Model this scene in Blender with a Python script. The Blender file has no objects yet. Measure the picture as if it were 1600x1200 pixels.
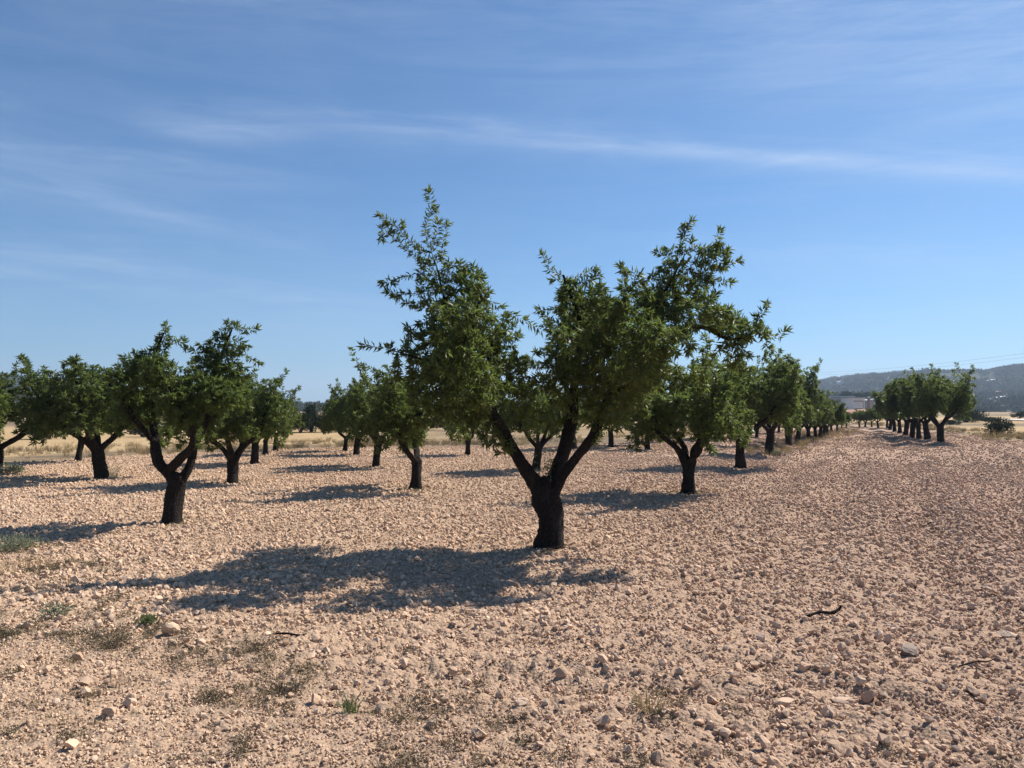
import bpy, math, random
import numpy as np
from mathutils import Vector, Euler

# ------------------------------------------------------------------ camera, world, sun
SC = bpy.context.scene
F = 1186.0            # focal length in pixels of a 1600 px wide frame
HC = 1.6
PITCH = math.atan(40.0 / F)
cam_d = bpy.data.cameras.new('camera')
cam_d.sensor_width = 36.0
cam_d.lens = 36.0 * F / 1600.0
cam_d.clip_start = 0.05
cam_d.clip_end = 30000
cam = bpy.data.objects.new('camera', cam_d)
SC.collection.objects.link(cam)
cam.location = (0, 0, HC)
cam.rotation_euler = (math.pi / 2 + PITCH, 0, 0)
SC.camera = cam

SUN_AZ = math.radians(54)      # from +Y towards +X
SUN_EL = math.radians(45)
sd = bpy.data.lights.new('sun', 'SUN')
sd.energy = 5.0
sd.angle = math.radians(0.53)
sd.color = (1.0, 0.93, 0.84)
sun = bpy.data.objects.new('sun', sd)
SC.collection.objects.link(sun)
to_sun = Vector((math.sin(SUN_AZ) * math.cos(SUN_EL), math.cos(SUN_AZ) * math.cos(SUN_EL), math.sin(SUN_EL)))
sun.rotation_euler = to_sun.to_track_quat('Z', 'Y').to_euler()
sun.location = (30, 20, 60)

SC.view_settings.view_transform = 'Standard'
SC.view_settings.look = 'None'
SC.view_settings.exposure = 0.75
SC.view_settings.gamma = 1.0
SC.cycles.use_denoising = True
SC.cycles.max_bounces = 6
SC.cycles.volume_bounces = 0
SC.cycles.transparent_max_bounces = 8


def pix_dir(px, py):
    u = (px - 800.0) / F; v = (600.0 - py) / F
    c, s = math.cos(PITCH), math.sin(PITCH)
    return Vector((u, c - v * s, s + v * c))


def P(px, py, Y):
    d = pix_dir(px, py); t = Y / d.y
    return Vector((d.x * t, Y, HC + d.z * t))


def nodes_of(mat):
    mat.use_nodes = True
    nt = mat.node_tree
    nt.nodes.clear()
    return nt, nt.nodes, nt.links


class NT:
    """small helper for writing node trees"""
    def __init__(s, nt): s.nt = nt; s.n = nt.nodes; s.l = nt.links
    def add(s, t, **kw):
        nd = s.n.new(t)
        for k, v in kw.items(): setattr(nd, k, v)
        return nd
    def link(s, a, b): s.l.new(a, b)
    def inp(s, sock, v):
        if isinstance(v, bpy.types.NodeSocket): s.l.new(v, sock)
        else: sock.default_value = v
    def math(s, op, a, b=0.0, c=None, clamp=False):
        nd = s.add('ShaderNodeMath', operation=op, use_clamp=clamp)
        s.inp(nd.inputs[0], a); s.inp(nd.inputs[1], b)
        if c is not None: s.inp(nd.inputs[2], c)
        return nd.outputs[0]
    def vmath(s, op, a, b=None):
        nd = s.add('ShaderNodeVectorMath', operation=op)
        s.inp(nd.inputs[0], a)
        if b is not None: s.inp(nd.inputs[1], b)
        return nd
    def noise(s, vec, scale, detail=4, rough=0.55, dist=0.0):
        nd = s.add('ShaderNodeTexNoise')
        s.inp(nd.inputs['Vector'], vec)
        nd.inputs['Scale'].default_value = scale; nd.inputs['Detail'].default_value = detail
        nd.inputs['Roughness'].default_value = rough; nd.inputs['Distortion'].default_value = dist
        return nd
    def ramp(s, fac, stops, interp='LINEAR'):
        nd = s.add('ShaderNodeValToRGB')
        cr = nd.color_ramp; cr.interpolation = interp
        while len(cr.elements) < len(stops): cr.elements.new(0.5)
        for e, (p, c) in zip(cr.elements, stops):
            e.position = p; e.color = (c[0], c[1], c[2], 1) if not isinstance(c, (int, float)) else (c, c, c, 1)
        s.inp(nd.inputs[0], fac)
        return nd.outputs[0]
    def mix(s, fac, a, b, blend='MIX'):
        nd = s.add('ShaderNodeMix', data_type='RGBA', blend_type=blend)
        s.inp(nd.inputs[0], fac)
        for sock, v in ((nd.inputs[6], a), (nd.inputs[7], b)):
            if isinstance(v, tuple) and len(v) == 3: v = (*v, 1)
            s.inp(sock, v)
        return nd.outputs[2]
    def mapr(s, v, a, b, c=0.0, d=1.0, smooth=False):
        nd = s.add('ShaderNodeMapRange')
        if smooth: nd.interpolation_type = 'SMOOTHSTEP'
        s.inp(nd.inputs[0], v)
        for i, x in enumerate((a, b, c, d)): nd.inputs[i + 1].default_value = x
        return nd.outputs[0]


world = bpy.data.worlds.new('World')
SC.world = world
world.use_nodes = True
world.node_tree.nodes.clear()
w = NT(world.node_tree)
sky = w.add('ShaderNodeTexSky', sky_type='NISHITA')
sky.sun_disc = False
sky.sun_elevation = SUN_EL
sky.sun_rotation = SUN_AZ
sky.altitude = 600
sky.air_density = 1.0
sky.dust_density = 0.3
sky.ozone_density = 2.2
tc = w.add('ShaderNodeTexCoord')
D = tc.outputs['Generated']
nd_warp = w.noise(D, 3.2, 5, 0.6)
nd_fine = w.noise(D, 1.0, 8, 0.62, 0.6)


def streak(p1, p2, width, amp, t0, t1, seed, fine=26.0, p1b=None):
    """a long cirrus streak: the great circle through two directions, softened and frayed by noise"""
    a = pix_dir(*p1).normalized(); b = pix_dir(*p2).normalized()
    n = a.cross(b).normalized()
    dist = w.vmath('DOT_PRODUCT', D, tuple(n)).outputs['Value']
    along_v = n.cross(a).normalized()
    al = w.vmath('DOT_PRODUCT', D, tuple(along_v)).outputs['Value']
    mp = w.add('ShaderNodeCombineXYZ')
    w.inp(mp.inputs[0], w.math('MULTIPLY', al, 7.0)); w.inp(mp.inputs[1], w.math('MULTIPLY', dist, 60.0)); mp.inputs[2].default_value = seed
    nz = w.noise(mp.outputs[0], 1.0, 7, 0.62, 0.5)
    mp2 = w.add('ShaderNodeCombineXYZ')
    w.inp(mp2.inputs[0], w.math('MULTIPLY', al, 2.2)); mp2.inputs[1].default_value = 0; mp2.inputs[2].default_value = seed + 7
    wb = w.noise(mp2.outputs[0], 1.0, 3, 0.5)
    d2 = w.math('ADD', dist, w.math('MULTIPLY', w.math('SUBTRACT', wb.outputs[0], 0.5), width * 2.2))
    d2 = w.math('ADD', d2, w.math('MULTIPLY', w.math('SUBTRACT', nz.outputs[0], 0.5), width * 2.0))
    g = w.math('DIVIDE', d2, width)
    g = w.math('EXPONENT', w.math('MULTIPLY', w.math('MULTIPLY', g, g), -1.0))
    e0 = w.mapr(al, t0[0], t0[1], 0, 1, True)
    e1 = w.mapr(al, t1[0], t1[1], 1, 0, True)
    g = w.math('MULTIPLY', w.math('MULTIPLY', g, e0), e1)
    g = w.math('MULTIPLY', g, w.mapr(nz.outputs[0], 0.3, 0.68, 0.15, 1.0))
    return w.math('MULTIPLY', g, amp)


cl = streak((430, 196), (1300, 248), 0.018, 0.25, (-0.22, 0.02), (1.1, 1.6), 1.3)
cl = w.math('ADD', cl, streak((700, 213), (1500, 268), 0.008, 0.26, (-0.05, 0.2), (0.9, 1.4), 4.1))
cl = w.math('ADD', cl, streak((240, 200), (420, 205), 0.014, 0.20, (-0.04, 0.04), (0.12, 0.2), 8.1))
cl = w.math('ADD', cl, streak((0, 285), (330, 355), 0.017, 0.22, (-0.5, -0.1), (0.10, 0.40), 2.7))
cl = w.math('ADD', cl, streak((0, 232), (300, 262), 0.018, 0.22, (-0.5, -0.1), (0.10, 0.40), 5.9))
cl = w.math('ADD', cl, streak((0, 440), (500, 475), 0.040, 0.22, (-0.6, -0.1), (0.30, 0.66), 6.6))
cl = w.math('ADD', cl, streak((0, 405), (700, 425), 0.018, 0.16, (-0.6, -0.1), (0.30, 0.70), 9.6))
cl = w.math('ADD', cl, streak((900, 385), (1600, 420), 0.022, 0.16, (0.0, 0.3), (1.0, 1.4), 3.6))
cl = w.math('ADD', cl, streak((1100, 480), (1600, 478), 0.022, 0.16, (0.0, 0.3), (1.0, 1.4), 3.1))
cl = w.math('ADD', cl, streak((300, 30), (900, 60), 0.07, 0.10, (-0.3, 0.1), (0.5, 0.9), 13.1))
cl = w.math('ADD', cl, streak((1350, 40), (1700, 10), 0.14, 0.34, (-0.35, 0.15), (0.7, 1.2), 23.1))
veil = w.math('MULTIPLY', w.mapr(nd_warp.outputs[0], 0.40, 0.75, 0, 1, True), 0.035)
fb = w.add('ShaderNodeMapping'); fb.inputs['Rotation'].default_value = (0, 0.12, 0.2); fb.inputs['Scale'].default_value = (3, 3, 26); w.link(D, fb.inputs[0])
fib = w.noise(fb.outputs[0], 1.0, 8, 0.68, 0.8)
veil = w.math('MULTIPLY', w.math('ADD', veil, 0.018), w.mapr(fib.outputs[0], 0.35, 0.72, 0.0, 2.4))
cl = w.math('ADD', w.math('MULTIPLY', cl, w.mapr(fib.outputs[0], 0.3, 0.65, 0.55, 1.25)), veil, clamp=True)
skyc = w.mix(1.0, sky.outputs[0], (0.47, 0.89, 1.22), 'MULTIPLY')
cloudc = w.mix(0.0, (7.0, 8.3, 10.5), (1, 1, 1))
skyc = w.mix(cl, skyc, cloudc)
bg = w.add('ShaderNodeBackground'); bg.inputs[1].default_value = 0.055
w.link(skyc, bg.inputs[0])
wo = w.add('ShaderNodeOutputWorld'); w.link(bg.outputs[0], wo.inputs[0])

# ------------------------------------------------------------------ helpers
col = SC.collection


def tag(o, label=None, cat=None, group=None, kind=None):
    if label: o['label'] = label
    if cat: o['category'] = cat
    if group: o['group'] = group
    if kind: o['kind'] = kind
    return o


def empty(name, loc, rz=0.0, sc=1.0):
    o = bpy.data.objects.new(name, None)
    o.empty_display_size = 0.2
    o.location = loc; o.rotation_euler = (0, 0, rz); o.scale = (sc, sc, sc)
    col.objects.link(o)
    return o


def mk_mesh(name, verts, tris=None, quads=None, mats=(), tri_mat=None, quad_mat=None, smooth=False):
    me = bpy.data.meshes.new(name)
    verts = np.asarray(verts, np.float32)
    nt = 0 if tris is None else len(tris); nq = 0 if quads is None else len(quads)
    me.vertices.add(len(verts)); me.vertices.foreach_set('co', verts.ravel())
    idx = []
    if nt: idx.append(np.asarray(tris, np.int32).ravel())
    if nq: idx.append(np.asarray(quads, np.int32).ravel())
    idx = np.concatenate(idx)
    me.loops.add(len(idx)); me.loops.foreach_set('vertex_index', idx)
    me.polygons.add(nt + nq)
    starts = np.concatenate([np.arange(nt) * 3, nt * 3 + np.arange(nq) * 4]).astype(np.int32)
    me.polygons.foreach_set('loop_start', starts)
    mi = np.zeros(nt + nq, np.int32)
    if tri_mat is not None: mi[:nt] = tri_mat
    if quad_mat is not None: mi[nt:] = quad_mat
    me.polygons.foreach_set('material_index', mi)
    me.polygons.foreach_set('use_smooth', np.full(nt + nq, smooth) if isinstance(smooth, bool) else smooth)
    for m in mats: me.materials.append(m)
    me.update(calc_edges=True)
    return me


def link_mesh(name, me, parent=None, loc=None):
    o = bpy.data.objects.new(name, me)
    col.objects.link(o)
    if parent is not None: o.parent = parent
    if loc is not None: o.location = loc
    return o


# numpy noise
def _hash(ix, iy, seed):
    h = (ix.astype(np.int64) * 374761393 + iy.astype(np.int64) * 668265263 + seed * 1442695041) & 0xffffffff
    h = ((h ^ (h >> 13)) * 1274126177) & 0xffffffff
    h = ((h ^ (h >> 16)) * 2246822519) & 0xffffffff
    return ((h ^ (h >> 15)) & 0xffffff) / float(0xffffff)


def vnoise(x, y, seed=0):
    ix = np.floor(x); iy = np.floor(y)
    fx = x - ix; fy = y - iy
    fx = fx * fx * (3 - 2 * fx); fy = fy * fy * (3 - 2 * fy)
    a = _hash(ix, iy, seed); b = _hash(ix + 1, iy, seed)
    c = _hash(ix, iy + 1, seed); d = _hash(ix + 1, iy + 1, seed)
    return (a * (1 - fx) + b * fx) * (1 - fy) + (c * (1 - fx) + d * fx) * fy


def fbm(x, y, seed=0, octv=4, gain=0.5):
    s = 0; a = 1.0; t = 0
    for k in range(octv):
        s = s + a * vnoise(x * 2 ** k + 17.3 * k, y * 2 ** k - 9.1 * k, seed + k); t += a; a *= gain
    return s / t


def worley(x, y, seed=0):
    """distance to the nearest cell point, and that cell's random number"""
    ix = np.floor(x); iy = np.floor(y)
    best = np.full(x.shape, 9.0); rid = np.zeros(x.shape)
    for dx in (-1, 0, 1):
        for dy in (-1, 0, 1):
            cx = ix + dx; cy = iy + dy
            px = cx + _hash(cx, cy, seed); py = cy + _hash(cx, cy, seed + 5)
            d = np.hypot(px - x, py - y)
            m = d < best
            best = np.where(m, d, best); rid = np.where(m, _hash(cx, cy, seed + 11), rid)
    return best, rid


RA = np.array([2.75, 5.6]); RA = RA / np.linalg.norm(RA)      # direction of the tree rows
RB = np.array([-RA[1], RA[0]])


def hbase(x, y):
    """ground height without its rubble"""
    x = np.asarray(x, float); y = np.asarray(y, float)
    h = 0.10 * (fbm(x / 9.0, y / 9.0, 3, 3) - 0.5)
    u = x * RB[0] + y * RB[1]
    v = x * RA[0] + y * RA[1]
    wob = u + 0.14 * (fbm(x / 3.0, y / 3.0, 8, 2) - 0.5)
    right = np.clip((x - 1.5 - 0.15 * y) / 2.5, 0, 1)
    h = h + right * 0.075 * np.sin(wob * 2 * math.pi / 1.3) * (0.4 + 0.6 * vnoise(u / 2.0, v / 6.0, 21))
    h = h + 0.05 * (fbm(x / 1.1, y / 1.1, 31, 3) - 0.5)
    px = 800 + F * x / np.maximum(y, 0.5); py = 640 + 1186 * HC / np.maximum(y, 0.5)
    ahead = (y > 1.5) * np.clip((px - 560) / 250, 0, 1)
    for (c, w_, k_) in ((1000 + 0.0002 * (px - 700) ** 2, 14, 1.0), (1065 + 0.055 * (px - 800), 17, 1.0), (905 + 0.02 * (px - 900), 8, 0.7)):
        d = np.clip((py - c) / w_, -9, 9)
        h = h + ahead * k_ * 0.028 * (-np.exp(-d * d) + 0.8 * np.exp(-(np.abs(d) - 1.9) ** 2 * 1.6))
    return h


def h1(x, y): return float(hbase(np.array([x]), np.array([y]))[0])


def G(px, py):
    """point of the ground seen at a pixel"""
    d = pix_dir(px, py); z = 0.0
    for _ in range(6):
        t = (HC - z) / -d.z
        z = h1(d.x * t, d.y * t)
    return Vector((d.x * t, d.y * t, z))


# far edge of the ploughed soil, as distance for each picture direction
_bx = np.array([-3000, -400, 0, 200, 450, 730, 900, 1060, 1150, 1250, 1340, 1400, 1450, 1500, 1560, 1640, 1900, 5000.])
_bz = np.array([12, 17, 22.3, 26.2, 31.0, 33.2, 34.0, 40, 55, 68, 78, 70, 60, 50, 41, 35, 24, 14.])


def soil_edge(x, y):
    px = 800 + F * x / np.maximum(y, 0.5)
    return np.interp(px, _bx, _bz)


def soil_mask(x, y):
    n = (fbm(x / 2.5, y / 2.5, 41, 3) - 0.5) * 3.0
    return np.clip((soil_edge(x, y) - y + n * np.clip(y / 30, 0, 1.5)) / 1.2, 0, 1)


def weed_mask(x, y):
    """dry weeds of the headland: the near left ground"""
    px = 800 + F * x / np.maximum(y, 0.5); py = 640 + 1186 * HC / np.maximum(y, 0.5)
    m = np.clip((py - (895 + 0.16 * np.clip(px, -200, 1400))) / 60, 0, 1) * np.clip((900 - px) / 500, 0.18, 1)
    m = np.maximum(m, np.clip((py - 845) / 30, 0, 1) * np.clip((260 - px) / 160, 0, 1))
    dust = np.clip((py - 1020 + 0.9 * np.clip(px, -500, 900)) / 60, 0, 1) * np.clip((150 - px) / 140, 0, 1)
    n = fbm(x / 0.42, y / 0.42, 51, 5, 0.65)
    return m * np.clip((n - 0.45) * 5, 0, 1) * (1 - 0.75 * dust)


def smooth_mask(x, y):
    """finer, beaten ground (headland track at the left, bands across the foreground)"""
    px = 800 + F * x / np.maximum(y, 0.5); py = 640 + 1186 * HC / np.maximum(y, 0.5)
    tr = np.clip((py - 1010 + 0.6 * px) / 90, 0, 1) * np.clip((260 - px) / 220, 0, 1)
    head = np.clip((py - (930 + 0.16 * px)) / 60, 0, 1) * (0.35 + 0.6 * np.clip((fbm(x / 0.9, y / 0.9, 141, 3) - 0.4) * 5, 0, 1))
    # wheel bands, each a shallow curve
    b1 = np.exp(-((py - (1000 + 0.00022 * (px - 700) ** 2 * 0.9)) / 13) ** 2) * np.clip((px - 600) / 200, 0, 1)
    b2 = np.exp(-((py - (1065 + 0.055 * (px - 800))) / 16) ** 2) * np.clip((px - 700) / 200, 0, 1)
    b3 = np.exp(-((py - (905 + 0.02 * (px - 900))) / 8) ** 2) * np.clip((px - 880) / 80, 0, 1) * 0.6
    return np.clip(np.maximum.reduce([tr, head, b1 * 0.9, b2 * 0.9, b3]), 0, 1)


def lumpy_mask(x, y):
    """bands of bigger clods along the ploughing"""
    u = x * RB[0] + y * RB[1]; v = x * RA[0] + y * RA[1]
    n = fbm(u / 0.7, v / 3.5, 61, 3) * 0.6 + fbm(x / 1.6, y / 1.6, 65, 3) * 0.4
    wob = u + 0.14 * (fbm(x / 3.0, y / 3.0, 8, 2) - 0.5)
    right = np.clip((x - 1.5 - 0.15 * y) / 2.5, 0, 1)
    fur = 0.5 - 0.5 * np.sin(wob * 2 * math.pi / 1.3 + 0.6)
    return np.clip((n - 0.40) * 4.5, 0.0, 1) * (1 - right * 0.8 * fur)


# ------------------------------------------------------------------ materials
def principled(t, base, rough=0.8, normal=None, spec=0.3):
    b = t.add('ShaderNodeBsdfPrincipled')
    if isinstance(base, tuple): base = (*base[:3], 1)
    t.inp(b.inputs['Base Color'], base)
    t.inp(b.inputs['Roughness'], rough)
    b.inputs['Specular IOR Level'].default_value = spec
    if normal is not None: t.inp(b.inputs['Normal'], normal)
    return b


def finish(t, shader):
    o = t.add('ShaderNodeOutputMaterial'); t.link(shader, o.inputs[0])


def simple(name, c, rough=0.8, var=0.15, scale=3.0, bump=0.0, spec=0.3):
    m = bpy.data.materials.new(name); nt, _, _ = nodes_of(m); t = NT(nt)
    tcn = t.add('ShaderNodeTexCoord')
    n = t.noise(tcn.outputs['Object'], scale, 5, 0.6)
    lo = tuple(x * (1 - var) for x in c); hi = tuple(min(1, x * (1 + var)) for x in c)
    cc = t.ramp(n.outputs[0], [(0.3, lo), (0.7, hi)])
    nrm = None
    if bump:
        bp = t.add('ShaderNodeBump'); bp.inputs['Strength'].default_value = bump; bp.inputs['Distance'].default_value = 0.02
        t.link(n.outputs[0], bp.inputs['Height']); nrm = bp.outputs[0]
    finish(t, principled(t, cc, rough, nrm, spec).outputs[0])
    return m


def leaf_material(name, stops, trans, rough=0.45, tfac=0.28):
    m = bpy.data.materials.new(name); nt, _, _ = nodes_of(m); t = NT(nt)
    g = t.add('ShaderNodeNewGeometry')
    c = t.ramp(g.outputs['Random Per Island'], stops)
    oi = t.add('ShaderNodeObjectInfo')
    tint = t.ramp(oi.outputs['Random'], [(0.0, (0.82, 0.90, 0.85)), (1.0, (1.15, 1.08, 0.95))])
    c = t.mix(1.0, c, tint, 'MULTIPLY')
    b = principled(t, c, rough, None, 0.22)
    tr = t.add('ShaderNodeBsdfTranslucent'); tr.inputs[0].default_value = (*trans, 1)
    mx = t.add('ShaderNodeMixShader'); mx.inputs[0].default_value = tfac
    t.link(b.outputs[0], mx.inputs[1]); t.link(tr.outputs[0], mx.inputs[2])
    finish(t, mx.outputs[0])
    return m


M = {}
M['leaf'] = leaf_material('almond_leaf', [(0.0, (0.036, 0.056, 0.020)), (0.45, (0.062, 0.088, 0.030)), (0.8, (0.105, 0.130, 0.045)), (1.0, (0.19, 0.20, 0.075))], (0.20, 0.265, 0.065), 0.42, 0.43)
M['evergreen'] = leaf_material('evergreen_leaf', [(0.0, (0.020, 0.034, 0.018)), (1.0, (0.045, 0.065, 0.030))], (0.03, 0.06, 0.02), 0.6, 0.12)
M['greyleaf'] = leaf_material('grey_green_leaf', [(0.0, (0.19, 0.20, 0.14)), (1.0, (0.36, 0.36, 0.27))], (0.25, 0.28, 0.15), 0.7, 0.2)
M['sprout'] = leaf_material('sprout_leaf', [(0.0, (0.10, 0.14, 0.06)), (1.0, (0.20, 0.22, 0.10))], (0.15, 0.2, 0.06), 0.6, 0.2)
M['straw'] = leaf_material('dry_straw', [(0.0, (0.24, 0.17, 0.09)), (0.6, (0.37, 0.27, 0.155)), (1.0, (0.48, 0.38, 0.24))], (0.32, 0.24, 0.12), 0.8, 0.25)
M['deadweed'] = leaf_material('dead_weed', [(0.0, (0.085, 0.065, 0.045)), (0.6, (0.15, 0.125, 0.085)), (1.0, (0.27, 0.24, 0.17))], (0.12, 0.1, 0.06), 0.9, 0.1)
M['hillscrub'] = leaf_material('hill_scrub', [(0.0, (0.030, 0.042, 0.022)), (1.0, (0.060, 0.075, 0.040))], (0.03, 0.05, 0.02), 0.8, 0.05)


def bark_material():
    m = bpy.data.materials.new('almond_bark'); nt, _, _ = nodes_of(m); t = NT(nt)
    tcn = t.add('ShaderNodeTexCoord')
    mp = t.add('ShaderNodeMapping'); mp.inputs['Scale'].default_value = (1, 1, 0.35); t.link(tcn.outputs['Object'], mp.inputs[0])
    v = t.add('ShaderNodeTexVoronoi', feature='DISTANCE_TO_EDGE'); v.inputs['Scale'].default_value = 48
    n = t.noise(mp.outputs[0], 9, 6, 0.65)
    dv = t.vmath('ADD', mp.outputs[0], n.outputs['Color'])
    mpx = t.vmath('SCALE', n.outputs['Color']); mpx.inputs['Scale'].default_value = 0.06
    dv = t.vmath('ADD', mp.outputs[0], mpx.outputs[0])
    t.link(dv.outputs[0], v.inputs['Vector'])
    crack = t.mapr(v.outputs[0], 0.0, 0.22)
    c = t.mix(crack, (0.012, 0.010, 0.009), (0.034, 0.027, 0.023))
    c = t.mix(t.mapr(n.outputs[0], 0.55, 0.8), c, (0.065, 0.054, 0.046))
    b = t.add('ShaderNodeBump'); b.inputs['Strength'].default_value = 0.9; b.inputs['Distance'].default_value = 0.018
    hh = t.math('ADD', crack, n.outputs[0]); t.link(hh, b.inputs['Height'])
    finish(t, principled(t, c, 0.95, b.outputs[0], 0.15).outputs[0])
    return m


M['bark'] = bark_material()
M['twig'] = simple('twig_bark', (0.075, 0.055, 0.045), 0.9, 0.3, 8.0)


def soil_colour(t, pos):
    """colour of the stony pink earth"""
    n1 = t.noise(pos, 0.16, 4, 0.5); n2 = t.noise(pos, 2.1, 5, 0.6); n3 = t.noise(pos, 28, 4, 0.7)
    sx = t.add('ShaderNodeSeparateXYZ'); t.link(pos, sx.inputs[0])
    side = t.mapr(t.math('SUBTRACT', sx.outputs[0], t.math('MULTIPLY', sx.outputs[1], 0.15)), -3.5, 4.5)
    fac = t.math('ADD', t.math('MULTIPLY', n1.outputs[0], 0.5), t.math('MULTIPLY', n2.outputs[0], 0.5))
    c1 = t.ramp(fac, [(0.35, (0.435, 0.308, 0.210)), (0.65, (0.575, 0.416, 0.292))])      # pale buff, left part of the plot
    c2 = t.ramp(fac, [(0.35, (0.345, 0.234, 0.168)), (0.65, (0.46, 0.318, 0.234))])      # pinker earth, right part
    c = t.mix(side, c1, c2)
    c = t.mix(t.mapr(n3.outputs[0], 0.35, 0.75, 0.0, 0.5), c, t.mix(0.5, c, (0.50, 0.37, 0.275)))
    return c, n2, n3


def ground_material():
    m = bpy.data.materials.new('stony_earth'); nt, _, _ = nodes_of(m); t = NT(nt)
    g = t.add('ShaderNodeNewGeometry'); pos = g.outputs['Position']
    at = t.add('ShaderNodeAttribute', attribute_name='cover')
    sp = t.add('ShaderNodeSeparateXYZ'); t.link(at.outputs['Vector'], sp.inputs[0])
    soil, n2, n3 = soil_colour(t, pos)
    # fields past the plot: stubble, dry grass, scrub
    nf = t.noise(pos, 0.035, 5, 0.6); nf2 = t.noise(pos, 0.8, 6, 0.7)
    stub = t.ramp(t.math('ADD', t.math('MULTIPLY', nf.outputs[0], 0.5), t.math('MULTIPLY', nf2.outputs[0], 0.5)),
                  [(0.38, (0.36, 0.245, 0.125)), (0.55, (0.46, 0.335, 0.185)), (0.68, (0.38, 0.30, 0.19))])
    scr = t.ramp(nf2.outputs[0], [(0.35, (0.11, 0.085, 0.055)), (0.65, (0.26, 0.19, 0.12))])
    field = t.mix(sp.outputs[1], stub, scr)
    soil = t.mix(1.0, soil, (0.88, 0.86, 0.84), 'MULTIPLY')  # soil darkened evenly: paints in the shade between lit clods
    c = t.mix(sp.outputs[0], field, soil)
    # fine dry litter among the weeds
    nl = t.noise(pos, 45, 4, 0.8)
    lit = t.math('MULTIPLY', sp.outputs[2], t.mapr(nl.outputs[0], 0.42, 0.58, 0, 1))
    c = t.mix(t.math('MULTIPLY', lit, 0.55), c, (0.20, 0.165, 0.12))
    # far clods (too small to model out there) as relief
    v = t.add('ShaderNodeTexVoronoi', feature='SMOOTH_F1'); v.inputs['Scale'].default_value = 10; t.link(pos, v.inputs['Vector'])
    v2 = t.add('ShaderNodeTexVoronoi'); v2.inputs['Scale'].default_value = 42; t.link(pos, v2.inputs['Vector'])
    hh = t.math('ADD', t.math('MULTIPLY', v.outputs[0], -0.8), t.math('MULTIPLY', v2.outputs[0], -0.28))
    hh = t.math('ADD', hh, t.math('MULTIPLY', n3.outputs[0], 0.35))
    b = t.add('ShaderNodeBump'); b.inputs['Strength'].default_value = 0.8; b.inputs['Distance'].default_value = 0.05
    t.link(hh, b.inputs['Height'])
    b2 = t.add('ShaderNodeBump'); b2.inputs['Strength'].default_value = 0.7; b2.inputs['Distance'].default_value = 0.006
    t.link(t.noise(pos, 150, 3, 0.7).outputs[0], b2.inputs['Height']); t.link(b.outputs[0], b2.inputs['Normal'])
    finish(t, principled(t, c, 0.97, b2.outputs[0], 0.12).outputs[0])
    return m


def stone_material(name='clod_stone', pale=0.25):
    m = bpy.data.materials.new(name); nt, _, _ = nodes_of(m); t = NT(nt)
    g = t.add('ShaderNodeNewGeometry'); pos = g.outputs['Position']
    soil, n2, n3 = soil_colour(t, pos)
    oi = t.add('ShaderNodeObjectInfo')
    r = oi.outputs['Random']
    v = t.ramp(r, [(0.0, (0.85, 0.81, 0.78)), (0.5, (1.15, 1.14, 1.12)), (0.85, (1.30, 1.28, 1.25)), (1.0, (1.42, 1.40, 1.38))])  # random tone per stone, lifted overall so clods look sunlit against the soil
    c = t.mix(1.0, soil, v, 'MULTIPLY')
    r2 = t.math('FRACT', t.math('MULTIPLY', r, 37.7))
    c = t.mix(t.mapr(r2, 1 - pale, 1.0, 0.0, 0.6), c, (0.52, 0.42, 0.33))
    r3 = t.math('FRACT', t.math('MULTIPLY', r, 91.3))
    c = t.mix(t.mapr(r3, 0.96, 1.0, 0.0, 0.6), c, (0.36, 0.29, 0.24))
    nn = t.noise(pos, 60, 5, 0.7)
    b = t.add('ShaderNodeBump'); b.inputs['Strength'].default_value = 0.6; b.inputs['Distance'].default_value = 0.01
    t.link(nn.outputs[0], b.inputs['Height'])
    finish(t, principled(t, c, 0.95, b.outputs[0], 0.15).outputs[0])
    return m


M['ground'] = ground_material()
M['stone'] = stone_material()
M['rock'] = stone_material('limestone_rock', 0.6)
M['rock_grey'] = simple('grey_rock', (0.25, 0.20, 0.165), 0.95, 0.3, 30.0, 0.6, 0.15)

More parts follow.
